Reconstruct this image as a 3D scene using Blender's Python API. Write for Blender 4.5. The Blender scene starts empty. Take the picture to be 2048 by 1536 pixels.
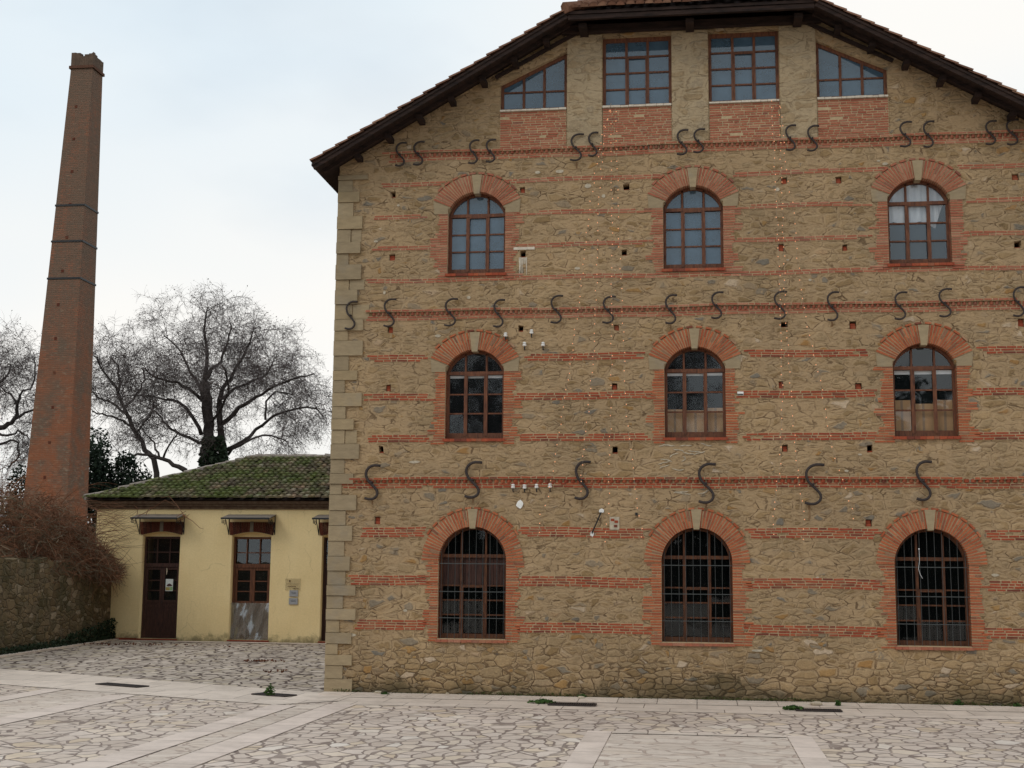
import bpy, bmesh, math, random
from math import sin, cos, pi, radians, sqrt, atan2
from mathutils import Vector, Matrix
random.seed(7)
S = bpy.context.scene

# ------------------------------------------------------------------ camera
F = 2641.6; CH = 2.0
def _axes(yaw, pitch, roll):
    cy, sy, cp, sp = cos(yaw), sin(yaw), cos(pitch), sin(pitch)
    f = Vector((sy*cp, cy*cp, sp)); r = Vector((cy, -sy, 0)); u = r.cross(f)
    return cos(roll)*r+sin(roll)*u, -sin(roll)*r+cos(roll)*u, f
CR, CU, CF = _axes(radians(-7.9097), radians(8.1235), radians(0.50563))
cam = bpy.data.cameras.new('camera'); co = bpy.data.objects.new('camera', cam)
S.collection.objects.link(co); S.camera = co
M3 = Matrix((CR, CU, -CF)).transposed().to_4x4(); M3.translation = Vector((0, 0, CH))
co.matrix_world = M3
cam.sensor_width = 36; cam.lens = F/2048*36; cam.clip_start = .1; cam.clip_end = 3000
def ray(px, py): return CF+(px-1024)/F*CR-(py-768)/F*CU
def at(px, py, y):
    d = ray(px, py); t = y/d.y
    return Vector((d.x*t, y, d.z*t+CH))
def gnd(px, py, z=0):
    d = ray(px, py); t = (z-CH)/d.z
    return Vector((d.x*t, d.y*t, z))
D = 21.815            # distance of the mill's front wall
YA = 36.5             # distance of the yellow annex

# ------------------------------------------------------------------ sky, sun, exposure
SUN_EL, SUN_AZ = radians(38), radians(222)      # from behind left of the viewer
w = bpy.data.worlds.new('World'); S.world = w; w.use_nodes = True
nt = w.node_tree; nt.nodes.clear()
def N(t, ty, **kw):
    n = t.nodes.new(ty)
    for k, v in kw.items(): setattr(n, k, v)
    return n
out = N(nt, 'ShaderNodeOutputWorld')
sky = N(nt, 'ShaderNodeTexSky', sky_type='NISHITA', sun_disc=False)
sky.sun_elevation = SUN_EL; sky.sun_rotation = SUN_AZ
sky.air_density = 1.0; sky.dust_density = 2.0
bg1 = N(nt, 'ShaderNodeBackground'); bg1.inputs[1].default_value = .12
bg2 = N(nt, 'ShaderNodeBackground'); bg2.inputs[1].default_value = 1.0
tc = N(nt, 'ShaderNodeTexCoord'); mp = N(nt, 'ShaderNodeMapping'); mp.inputs['Scale'].default_value = (1, 1, 2.2)
mp.inputs['Location'].default_value = (.4, .1, .35)
no = N(nt, 'ShaderNodeTexNoise'); no.inputs['Scale'].default_value = 2.3; no.inputs['Detail'].default_value = 5; no.inputs['Roughness'].default_value = .5
cr = N(nt, 'ShaderNodeValToRGB')
cr.color_ramp.elements[0].position = .36; cr.color_ramp.elements[0].color = (.8, .8, .8, 1)
cr.color_ramp.elements[1].position = .56; cr.color_ramp.elements[1].color = (1, 1, 1, 1)
no2 = N(nt, 'ShaderNodeTexNoise'); no2.inputs['Scale'].default_value = 1.1; no2.inputs['Detail'].default_value = 3
cc = N(nt, 'ShaderNodeValToRGB')
cc.color_ramp.elements[0].position = .41; cc.color_ramp.elements[0].color = (.745, .86, .945, 1)
cc.color_ramp.elements[1].position = .65; cc.color_ramp.elements[1].color = (.99, .975, .94, 1)
mx = N(nt, 'ShaderNodeMixShader')
L = nt.links.new
L(tc.outputs['Generated'], mp.inputs[0]); L(mp.outputs[0], no.inputs['Vector']); L(mp.outputs[0], no2.inputs['Vector'])
L(no.outputs[0], cr.inputs[0]); L(no2.outputs[0], cc.inputs[0])
L(sky.outputs[0], bg1.inputs[0]); L(cc.outputs[0], bg2.inputs[0])
L(cr.outputs[0], mx.inputs[0]); L(bg1.outputs[0], mx.inputs[1]); L(bg2.outputs[0], mx.inputs[2]); L(mx.outputs[0], out.inputs[0])
sl = bpy.data.lights.new('sun', 'SUN'); sl.energy = .55; sl.angle = radians(20); sl.color = (1, .95, .86)
so = bpy.data.objects.new('sun', sl); S.collection.objects.link(so)
# sky azimuth: direction towards the sun
sd = Vector((sin(SUN_AZ)*cos(SUN_EL), cos(SUN_AZ)*cos(SUN_EL), sin(SUN_EL)))
so.rotation_euler = (-sd).to_track_quat('-Z', 'Y').to_euler()
S.view_settings.view_transform = 'Standard'; S.view_settings.look = 'None'
S.view_settings.exposure = 0; S.view_settings.gamma = 1
S.cycles.max_bounces = 6; S.cycles.transparent_max_bounces = 12

# ------------------------------------------------------------------ helpers
C = S.collection
class MB:
    def __init__(s): s.v = []; s.f = []
    def hexa(s, p):            # p: 4 bottom + 4 top (same order)
        b = len(s.v); s.v += [tuple(q) for q in p]
        s.f += [(b, b+3, b+2, b+1), (b+4, b+5, b+6, b+7), (b, b+1, b+5, b+4), (b+1, b+2, b+6, b+5), (b+2, b+3, b+7, b+6), (b+3, b, b+4, b+7)]
    def box(s, x0, x1, y0, y1, z0, z1):
        s.hexa([(x0, y0, z0), (x1, y0, z0), (x1, y1, z0), (x0, y1, z0), (x0, y0, z1), (x1, y0, z1), (x1, y1, z1), (x0, y1, z1)])
        return s
    def bar(s, a, b, w, h, up=(0, 0, 1)):
        a = Vector(a); b = Vector(b); d = (b-a).normalized(); sd = d.cross(Vector(up)).normalized()*w/2; u = sd.cross(d).normalized()*h/2
        s.hexa([a-sd-u, a+sd-u, b+sd-u, b-sd-u, a-sd+u, a+sd+u, b+sd+u, b-sd+u]); return s
    def quad(s, *p):
        b = len(s.v); s.v += [tuple(q) for q in p]; s.f.append(tuple(range(b, b+len(p)))); return s
    def tube(s, pts, rad, n=4, cap=True):
        pts = [Vector(p) for p in pts]
        if not hasattr(rad, '__len__'): rad = [rad]*len(pts)
        b = len(s.v); ref = None
        for i, p in enumerate(pts):
            d = (pts[min(i+1, len(pts)-1)]-pts[max(i-1, 0)])
            d = d.normalized() if d.length > 1e-9 else Vector((0, 0, 1))
            if ref is None:
                ref = d.cross(Vector((.3, .2, 1)) if abs(d.z) < .9 else Vector((1, .1, 0))).normalized()
            ref = (ref-d*ref.dot(d)); ref = ref.normalized() if ref.length > 1e-6 else d.orthogonal().normalized()
            o = d.cross(ref)
            for k in range(n):
                a = 2*pi*k/n; q = p+(ref*cos(a)+o*sin(a))*rad[i]; s.v.append((q.x, q.y, q.z))
        for i in range(len(pts)-1):
            for k in range(n):
                k2 = (k+1) % n; a = b+i*n
                s.f.append((a+k, a+k2, a+n+k2, a+n+k))
        if cap and n > 2:
            s.f.append(tuple(b+k for k in range(n))[::-1]); s.f.append(tuple(b+(len(pts)-1)*n+k for k in range(n)))
        return s
    def blob(s, c, rx, ry, rz, n=8, m=5, jit=0.0):
        b = len(s.v)
        for j in range(1, m):
            t = pi*j/m
            for i in range(n):
                a = 2*pi*i/n; q = 1+random.uniform(-jit, jit)
                s.v.append((c[0]+rx*sin(t)*cos(a)*q, c[1]+ry*sin(t)*sin(a)*q, c[2]+rz*cos(t)*q))
        tp = len(s.v); s.v.append((c[0], c[1], c[2]+rz)); bt = len(s.v); s.v.append((c[0], c[1], c[2]-rz))
        for j in range(m-2):
            for i in range(n):
                i2 = (i+1) % n; s.f.append((b+j*n+i, b+(j+1)*n+i, b+(j+1)*n+i2, b+j*n+i2))
        for i in range(n):
            i2 = (i+1) % n; s.f.append((tp, b+i, b+i2)); s.f.append((bt, b+(m-2)*n+i2, b+(m-2)*n+i))
        return s
    def build(s, name, mat, parent=None, smooth=False):
        me = bpy.data.meshes.new(name)
        o0 = parent['_o'] if parent is not None and '_o' in parent.keys() else None
        if o0 is not None:
            ox, oy, oz = o0; vs = [(x-ox, y-oy, z-oz) for x, y, z in s.v]
        else: vs = s.v
        me.from_pydata(vs, [], s.f); me.update()
        return finish(me, name, mat, parent, smooth)
def finish(me, name, mat, parent, smooth=False):
    if smooth: me.polygons.foreach_set('use_smooth', [True]*len(me.polygons))
    me.materials.append(mat)
    o = bpy.data.objects.new(name, me); C.objects.link(o)
    if parent is not None:
        o.parent = parent
        if '_o' in parent.keys(): o['_o'] = list(parent['_o'])
    return o
def thing(name, label, cat, loc=(0, 0, 0), group=None):
    o = bpy.data.objects.new(name, None); C.objects.link(o); o.location = loc; o.empty_display_size = .2
    o['_o'] = list(loc); o['label'] = label; o['category'] = cat
    if group: o['group'] = group
    return o
def tag(o, label, cat, group=None):
    o['label'] = label; o['category'] = cat
    if group: o['group'] = group
    return o
def struct(o): o['kind'] = 'structure'; return o
def poly_extrude(name, outer, holes, y0, y1, mat, parent=None):
    """flat shape in the x-z plane with holes, given thickness from y0 to y1"""
    cu = bpy.data.curves.new('tmp', 'CURVE'); cu.dimensions = '2D'; cu.fill_mode = 'BOTH'; cu.extrude = abs(y1-y0)/2
    for ps in [outer]+holes:
        sp = cu.splines.new('POLY'); sp.points.add(len(ps)-1); sp.use_cyclic_u = True
        for i, (x, z) in enumerate(ps): sp.points[i].co = (x, z, 0, 1)
    t = bpy.data.objects.new('tmp', cu); C.objects.link(t)
    dg = bpy.context.evaluated_depsgraph_get(); dg.update()
    me = bpy.data.meshes.new_from_object(t.evaluated_get(dg))
    bpy.data.objects.remove(t); bpy.data.curves.remove(cu)
    me.materials.clear()
    o0 = parent['_o'] if parent is not None and '_o' in parent.keys() else (0, 0, 0)
    ym = (y0+y1)/2
    for v in me.vertices:
        x, y, z = v.co; v.co = (x-o0[0], ym-z-o0[1], y-o0[2])
    bm = bmesh.new(); bm.from_mesh(me); bmesh.ops.remove_doubles(bm, verts=bm.verts, dist=1e-5)
    bmesh.ops.recalc_face_normals(bm, faces=bm.faces); bm.to_mesh(me); bm.free()
    me.name = name
    return finish(me, name, mat, parent)
def circ(cx, cz, r, a0, a1, n):
    """angles from vertical, clockwise positive"""
    return [(cx+r*sin(a0+(a1-a0)*i/n), cz+r*cos(a0+(a1-a0)*i/n)) for i in range(n+1)]
def rnd(a, b): return random.uniform(a, b)

# ------------------------------------------------------------------ materials
def newmat(name):
    m = bpy.data.materials.new(name); m.use_nodes = True; t = m.node_tree; t.nodes.clear()
    o = N(t, 'ShaderNodeOutputMaterial'); p = N(t, 'ShaderNodeBsdfPrincipled'); t.links.new(p.outputs[0], o.inputs[0])
    return m, t, p
def setin(p, **k):
    for a, v in k.items():
        a = a.replace('_', ' ')
        if a in p.inputs: p.inputs[a].default_value = v
def ramp(t, pts, src=None, interp='LINEAR'):
    r = N(t, 'ShaderNodeValToRGB'); e = r.color_ramp; e.interpolation = interp
    while len(e.elements) > 1: e.elements.remove(e.elements[0])
    e.elements[0].position = pts[0][0]; e.elements[0].color = tuple(pts[0][1])+(1,)
    for p, c in pts[1:]:
        q = e.elements.new(p); q.color = tuple(c)+(1,)
    if src is not None: t.links.new(src, r.inputs[0])
    return r.outputs[0]
def noise(t, vec, scale, detail=3, rough=.55, out=0):
    n = N(t, 'ShaderNodeTexNoise'); n.inputs['Scale'].default_value = scale; n.inputs['Detail'].default_value = detail; n.inputs['Roughness'].default_value = rough
    if vec is not None: t.links.new(vec, n.inputs['Vector'])
    return n.outputs[out]
def mixc(t, fac, a, b, mode='MIX'):
    n = N(t, 'ShaderNodeMix', data_type='RGBA', blend_type=mode)
    for s, v in ((n.inputs[0], fac), (n.inputs[6], a), (n.inputs[7], b)):
        if hasattr(v, 'links'): t.links.new(v, s)
        elif isinstance(v, tuple): s.default_value = v+(1,) if len(v) == 3 else v
        else: s.default_value = v if s.type == 'VALUE' else (v, v, v, 1)
    return n.outputs[2]
def math_(t, op, a, b=0, c=None, clamp=False):
    n = N(t, 'ShaderNodeMath', operation=op, use_clamp=clamp)
    for s, v in zip(n.inputs, (a, b, c)):
        if v is None: continue
        if hasattr(v, 'links'): t.links.new(v, s)
        else: s.default_value = v
    return n.outputs[0]
def mapr(t, v, a, b, c=0, d=1):
    n = N(t, 'ShaderNodeMapRange'); t.links.new(v, n.inputs[0])
    for i, q in enumerate((a, b, c, d)): n.inputs[i+1].default_value = q
    return n.outputs[0]
def coords(t, scale=(1, 1, 1), distort=0, dscale=3, loc=(0, 0, 0), world=False):
    tc = N(t, 'ShaderNodeTexCoord'); v = tc.outputs['Object']
    if world:
        g = N(t, 'ShaderNodeNewGeometry'); v = g.outputs['Position']
    raw = v
    if distort:
        n = N(t, 'ShaderNodeTexNoise'); n.inputs['Scale'].default_value = dscale; n.inputs['Detail'].default_value = 2
        t.links.new(v, n.inputs['Vector'])
        s = N(t, 'ShaderNodeVectorMath', operation='SUBTRACT'); t.links.new(n.outputs['Color'], s.inputs[0]); s.inputs[1].default_value = (.5, .5, .5)
        q = N(t, 'ShaderNodeVectorMath', operation='SCALE'); t.links.new(s.outputs[0], q.inputs[0]); q.inputs['Scale'].default_value = distort
        a = N(t, 'ShaderNodeVectorMath', operation='ADD'); t.links.new(v, a.inputs[0]); t.links.new(q.outputs[0], a.inputs[1]); v = a.outputs[0]
    m = N(t, 'ShaderNodeMapping'); m.inputs['Scale'].default_value = scale; m.inputs['Location'].default_value = loc
    t.links.new(v, m.inputs[0])
    return m.outputs[0], raw
def voro(t, vec, feature, rand=1.0):
    n = N(t, 'ShaderNodeTexVoronoi', feature=feature); n.inputs['Scale'].default_value = 1; n.inputs['Randomness'].default_value = rand
    t.links.new(vec, n.inputs['Vector']); return n
def bump(t, p, h, strength=.5, dist=.02):
    b = N(t, 'ShaderNodeBump'); b.inputs['Strength'].default_value = strength; b.inputs['Distance'].default_value = dist
    t.links.new(h, b.inputs['Height']); t.links.new(b.outputs[0], p.inputs['Normal'])

def rubble(name, tones, mortar, crack, sc=(4.9, 4.9, 11.5), stain=True, crackamt=.8, moss=0, smear=1.0, foot=False, rand=.78):
    m, t, p = newmat(name)
    v, raw = coords(t, sc, .11, 4.5)
    v2, _ = coords(t, (sc[0]*.72, sc[1]*.72, sc[2]*.66), .09, 4.0, loc=(3.3, 0, 1.7))
    zz = N(t, 'ShaderNodeSeparateXYZ'); t.links.new(raw, zz.inputs[0]); low = mapr(t, math_(t, 'ADD', zz.outputs[2], math_(t, 'MULTIPLY', noise(t, raw, 1.0, 3), .8)), .7, 1.6, 1 if foot else 0, 0)
    big_ = mapr(t, noise(t, raw, 1.15, 3, .6), .50, .52, 0, 1)
    fa = voro(t, v, 'F1', rand); ea = voro(t, v, 'DISTANCE_TO_EDGE', rand); fb_ = voro(t, v2, 'F1', rand); eb = voro(t, v2, 'DISTANCE_TO_EDGE', rand)
    f1c = mixc(t, big_, fa.outputs['Color'], fb_.outputs['Color'])
    edd = math_(t, 'ADD', math_(t, 'MULTIPLY', ea.outputs['Distance'], math_(t, 'SUBTRACT', 1, big_)), math_(t, 'MULTIPLY', eb.outputs['Distance'], big_))
    class _E: outputs = {'Distance': edd}
    ed = _E
    sep = N(t, 'ShaderNodeSeparateColor'); t.links.new(f1c, sep.inputs[0])
    stone = ramp(t, tones, sep.outputs[0])
    # layered grain inside the stones
    gv, _ = coords(t, (9, 9, 30), .1, 5)
    g = noise(t, raw, 26, 5, .7); g2 = noise(t, gv, 1.3, 4, .65)
    stone = mixc(t, 1, stone, ramp(t, [(.25, (.74, .74, .74)), (.75, (1.22, 1.2, 1.16))], g), 'MULTIPLY')
    stone = mixc(t, 1, stone, ramp(t, [(.3, (.84, .83, .82)), (.7, (1.1, 1.1, 1.1))], g2), 'MULTIPLY')
    # mortar smeared over stones: wide in places
    sm = math_(t, 'ADD', math_(t, 'MULTIPLY', noise(t, raw, 1.4, 4, .6), .6), math_(t, 'MULTIPLY', noise(t, raw, 6, 4, .6), .45))
    mw = math_(t, 'MULTIPLY', mapr(t, sm, .40, .66, .035, .40*smear), math_(t, 'SUBTRACT', 1, math_(t, 'MULTIPLY', low, .55)))
    mm = mapr(t, math_(t, 'SUBTRACT', 1, math_(t, 'DIVIDE', ed.outputs['Distance'], mw)), .0, .45, 0, 1)
    mcol = mixc(t, 1, mortar, ramp(t, [(.25, (.80, .79, .78)), (.75, (1.16, 1.15, 1.13))], noise(t, gv, 2.2, 5, .7)), 'MULTIPLY')
    col = mixc(t, math_(t, 'MULTIPLY', mm, .86), stone, mcol)
    # thin dark cracks along the joints, only here and there
    cn = noise(t, raw, 8, 4, .65)
    cm = mapr(t, math_(t, 'SUBTRACT', math_(t, 'ADD', mapr(t, cn, .46, .72, 0, .07), math_(t, 'MULTIPLY', low, .014)), ed.outputs['Distance']), -.012, .012, 0, 1)
    cm = math_(t, 'MULTIPLY', cm, math_(t, 'MAXIMUM', low, mapr(t, noise(t, raw, 2.3, 4, .65), .42, .58, .08, .85)))
    # stray horizontal crevices
    hv, _ = coords(t, (3.2, 3.2, 17), .12, 4)
    he = voro(t, hv, 'DISTANCE_TO_EDGE', 1)
    hc = math_(t, 'MULTIPLY', math_(t, 'LESS_THAN', he.outputs['Distance'], .035), mapr(t, noise(t, raw, 5, 4, .7), .56, .63, 0, 1))
    cm = math_(t, 'MAXIMUM', cm, math_(t, 'MULTIPLY', hc, .6))
    col = mixc(t, math_(t, 'MULTIPLY', cm, crackamt), col, crack)
    col = mixc(t, 1, col, (.885, .885, .96), 'MULTIPLY')
    # whole-wall tone drift
    big = noise(t, raw, .6, 5, .65)
    col = mixc(t, 1, col, ramp(t, [(.32, (.82, .82, .82)), (.68, (1.12, 1.1, 1.07))], big), 'MULTIPLY')
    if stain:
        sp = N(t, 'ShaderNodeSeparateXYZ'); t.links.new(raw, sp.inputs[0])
        k = mapr(t, math_(t, 'ADD', sp.outputs[2], math_(t, 'MULTIPLY', noise(t, raw, 1.1, 4), 1.0)), .48, .80, 1, 0)  # dirt along the wall foot, also painted as contact shade
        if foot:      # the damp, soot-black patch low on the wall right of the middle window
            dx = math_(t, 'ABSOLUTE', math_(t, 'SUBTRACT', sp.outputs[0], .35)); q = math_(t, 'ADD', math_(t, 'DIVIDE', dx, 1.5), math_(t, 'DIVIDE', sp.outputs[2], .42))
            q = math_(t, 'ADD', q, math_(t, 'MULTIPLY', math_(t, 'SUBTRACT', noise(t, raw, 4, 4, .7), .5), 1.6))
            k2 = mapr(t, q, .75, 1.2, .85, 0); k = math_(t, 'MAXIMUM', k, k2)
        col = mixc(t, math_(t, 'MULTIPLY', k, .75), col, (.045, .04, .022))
    if moss:
        mk = mapr(t, noise(t, raw, 1.3, 4, .65), .45, .62, 0, moss)
        col = mixc(t, mk, col, (.035, .045, .018))
    t.links.new(col, p.inputs['Base Color']); setin(p, Roughness=.95, Specular_IOR_Level=.12)
    h = math_(t, 'MULTIPLY', math_(t, 'MINIMUM', ed.outputs['Distance'], .16), math_(t, 'SUBTRACT', 5, math_(t, 'MULTIPLY', mm, 4)))
    h = math_(t, 'ADD', h, math_(t, 'MULTIPLY', g, .6))
    h = math_(t, 'ADD', h, math_(t, 'MULTIPLY', sep.outputs[1], .35))
    h = math_(t, 'SUBTRACT', h, math_(t, 'MULTIPLY', cm, .9))
    bump(t, p, h, .8, .025)
    return m
TAN = [(0, (0.302, 0.204, 0.097)), (.2, (0.395, 0.275, 0.139)), (.45, (0.447, 0.314, 0.164)), (.66, (0.374, 0.271, 0.147)), (.78, (0.489, 0.347, 0.189)), (.86, (0.302, 0.242, 0.160)), (.915, (0.239, 0.214, 0.164)), (.935, (0.437, 0.271, 0.109)), (.965, (0.385, 0.218, 0.080)), (.98, (0.562, 0.432, 0.277)), (1, (0.624, 0.494, 0.336))]
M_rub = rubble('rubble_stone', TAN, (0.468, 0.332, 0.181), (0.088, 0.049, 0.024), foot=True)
M_pier = rubble('pier_stone', [(0, (0.374, 0.275, 0.151)), (.4, (0.468, 0.351, 0.202)), (.8, (0.416, 0.332, 0.210)), (1, (0.520, 0.408, 0.252))], (0.489, 0.380, 0.227), (0.187, 0.114, 0.059), (3.4, 3.4, 7.5), crackamt=.4, stain=False)
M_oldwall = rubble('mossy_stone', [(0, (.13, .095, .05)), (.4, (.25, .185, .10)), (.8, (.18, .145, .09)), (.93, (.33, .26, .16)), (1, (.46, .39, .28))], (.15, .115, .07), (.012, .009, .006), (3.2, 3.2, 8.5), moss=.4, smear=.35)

def brick_mat(name, cols, rough=.95, mv=.25):
    m, t, p = newmat(name)
    g = N(t, 'ShaderNodeNewGeometry'); v, raw = coords(t)
    col = ramp(t, cols, g.outputs['Random Per Island'])
    col = mixc(t, 1, col, ramp(t, [(.25, (1-mv,)*3), (.75, (1+mv,)*3)], noise(t, raw, 40, 4, .7)), 'MULTIPLY')
    col = mixc(t, mapr(t, noise(t, raw, 1.6, 4, .65), .54, .72, 0, .5), col, (.33, .20, .115))
    t.links.new(col, p.inputs['Base Color']); setin(p, Roughness=rough, Specular_IOR_Level=.12)
    bump(t, p, noise(t, raw, 55, 4, .7), .5, .008)
    return m
M_brick = brick_mat('red_brick', [(0, (.25, .055, .032)), (.35, (.36, .085, .042)), (.65, (.30, .068, .035)), (.85, (.42, .125, .06)), (.93, (.16, .05, .035)), (1, (.38, .15, .08))])
M_arch = brick_mat('arch_brick', [(0, (.30, .08, .042)), (.4, (.42, .13, .058)), (.7, (.34, .09, .042)), (.88, (.47, .17, .085)), (.95, (.20, .07, .045)), (1, (.40, .25, .15))])
M_pbrick = brick_mat('faded_brick', [(0, (.32, .105, .062)), (.4, (.39, .145, .085)), (.7, (.31, .10, .062)), (.9, (.43, .20, .125)), (1, (.22, .085, .06))])
M_dbrick = brick_mat('dark_brick', [(0, (.08, .028, .018)), (.5, (.13, .04, .025)), (1, (.06, .025, .018))])
def simple(name, c, rough=.8, spec=.3, var=.2, ns=8, bs=.3, metal=0, stretch=(1, 1, 1), c2=None):
    m, t, p = newmat(name); v, raw = coords(t, stretch)
    nn = noise(t, v, ns, 4, .65)
    if c2: col = ramp(t, [(.3, c), (.7, c2)], nn)
    else: col = mixc(t, 1, c, ramp(t, [(.25, (1-var,)*3), (.75, (1+var,)*3)], nn), 'MULTIPLY')
    t.links.new(col, p.inputs['Base Color']); setin(p, Roughness=rough, Specular_IOR_Level=spec, Metallic=metal)
    if bs: bump(t, p, noise(t, v, ns*5, 3), bs, .01)
    return m
M_mortar = simple('lime_mortar', (.46, .35, .21), .95, .1, .18, 14)
M_wmortar = simple('white_mortar', (.62, .55, .45), .95, .1, .2, 20)
def dressed(name, c):
    m, t, p = newmat(name); g = N(t, 'ShaderNodeNewGeometry'); v, raw = coords(t, (1, 1, 3))
    col = ramp(t, [(0, tuple(q*.84 for q in c)), (.5, c), (.8, (c[0]*1.0, c[1]*.97, c[2]*.9)), (1, tuple(q*1.1 for q in c))], g.outputs['Random Per Island'])
    col = mixc(t, 1, col, ramp(t, [(.25, (.8,)*3), (.75, (1.15,)*3)], noise(t, v, 6, 5, .7)), 'MULTIPLY')
    col = mixc(t, mapr(t, noise(t, raw, 2.1, 4), .55, .75, 0, .5), col, (.25, .23, .20))
    t.links.new(col, p.inputs['Base Color']); setin(p, Roughness=.92, Specular_IOR_Level=.15)
    bump(t, p, noise(t, v, 22, 4, .7), .5, .012); return m
M_quoin = dressed('dressed_stone', (.345, .265, .165))
M_key = dressed('key_stone', (.36, .28, .175))
M_white = simple('pale_stone', (.47, .40, .30), .9, .2, .3, 14, .5)
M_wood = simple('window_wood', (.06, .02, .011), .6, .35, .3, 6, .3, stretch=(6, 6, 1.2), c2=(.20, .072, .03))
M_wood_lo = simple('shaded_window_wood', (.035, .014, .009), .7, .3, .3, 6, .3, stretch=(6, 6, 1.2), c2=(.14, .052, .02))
M_wood2 = simple('worn_door_wood', (.022, .011, .009), .7, .3, .3, 5, .3, stretch=(8, 8, 1), c2=(.075, .03, .02))
M_roofwood = simple('dark_roof_timber', (.014, .010, .009), .85, .2, .3, 4, .4, stretch=(1, 1, 6), c2=(.045, .026, .020))
M_iron = simple('rusty_iron', (.022, .018, .018), .65, .4, .3, 25, .3, c2=(.05, .032, .026))
M_grille = simple('grille_iron', (.055, .06, .058), .55, .5, .2, 25, 0)
M_white_p = simple('white_porcelain', (.82, .80, .76), .35, .5, .1, 20, 0)
M_black = simple('black_metal', (.012, .012, .013), .5, .4, .1, 10, 0)
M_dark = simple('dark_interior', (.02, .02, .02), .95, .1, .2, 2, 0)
M_card = simple('brown_cardboard', (.50, .31, .16), .85, .2, .1, 5, .1)
M_cloth = simple('white_curtain', (.80, .82, .84), .9, .1, .08, 6, .2)
M_rail = simple('window_rail_white', (.75, .76, .76), .7, .2, .05, 6, 0)
M_dirt = simple('soil', (.12, .09, .06), .95, .1, .3, 6)
M_leaf = simple('weed_leaf', (.03, .07, .015), .8, .2, .3, 20, 0, c2=(.07, .12, .03))
M_ivy = simple('ivy_leaf', (.010, .022, .010), .7, .3, .3, 9, 0, c2=(.03, .05, .02))
M_bark = simple('dark_bark', (.035, .028, .026), .95, .1, .3, 5, .3, c2=(.075, .062, .055))
M_twig = simple('twig_bark', (.075, .058, .055), .95, .1, .25, 1, 0, c2=(.15, .125, .12))
M_dryleaf = simple('dry_leaf', (.065, .048, .042), .95, .1, .3, 3, 0, c2=(.11, .08, .065))
M_vine = simple('bare_vine_stem', (.12, .05, .028), .9, .2, .3, 1.5, 0, c2=(.30, .15, .085))
M_vine2 = simple('old_vine_stem', (.16, .125, .085), .9, .2, .3, 1.5, 0, c2=(.26, .20, .13))
M_winglass_c = None
def glass(name, refl, matte, col, rough=.02, tint=.95, rcol=(.92, .97, 1)):
    """thin pane: clear, partly matte with dust and painted sky-reflection colour, with a mirror-like surface"""
    m = bpy.data.materials.new(name); m.use_nodes = True; t = m.node_tree; t.nodes.clear()
    o = N(t, 'ShaderNodeOutputMaterial'); v, raw = coords(t)
    tb = N(t, 'ShaderNodeBsdfTransparent'); tb.inputs[0].default_value = (tint, tint, tint, 1)
    df = N(t, 'ShaderNodeBsdfDiffuse'); df.inputs[0].default_value = col+(1,)
    gl = N(t, 'ShaderNodeBsdfGlossy'); gl.inputs['Color'].default_value = rcol+(1,); gl.inputs['Roughness'].default_value = rough
    b = N(t, 'ShaderNodeBump'); b.inputs['Strength'].default_value = .10; b.inputs['Distance'].default_value = .02
    t.links.new(noise(t, raw, 1.5, 2), b.inputs['Height']); t.links.new(b.outputs[0], gl.inputs['Normal'])
    m1 = N(t, 'ShaderNodeMixShader'); m2 = N(t, 'ShaderNodeMixShader')
    t.links.new(mapr(t, noise(t, raw, 3, 5, .7), .3, .7, matte*.75, min(1, matte*1.25)), m1.inputs[0])
    t.links.new(tb.outputs[0], m1.inputs[1]); t.links.new(df.outputs[0], m1.inputs[2])
    m2.inputs[0].default_value = refl; t.links.new(m1.outputs[0], m2.inputs[1]); t.links.new(gl.outputs[0], m2.inputs[2]); t.links.new(m2.outputs[0], o.inputs[0])
    return m
M_gl_hi = glass('upper_pane_glass', .065, .85, (.075, .125, .175))  # blue of the reflected sky put into the diffuse colour
M_gl_cu = glass('clear_upper_pane_glass', .08, .25, (.10, .16, .21))
M_gl_mid = glass('middle_pane_glass', .065, .06, (.10, .12, .13))
M_gl_lo = glass('lower_pane_glass', .045, .05, (.06, .07, .07))
M_plastic = glass('clear_plastic', .16, .34, (.30, .30, .26), rough=.18)
def emis(name, c, s):
    m, t, p = newmat(name); setin(p, Base_Color=c+(1,), Emission_Color=c+(1,), Emission_Strength=s); return m
M_bulb = emis('warm_bulb', (1, .42, .2), .6)
M_wire = simple('pale_wire', (.32, .26, .2), .7, .3, .1, 10, 0)

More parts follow.
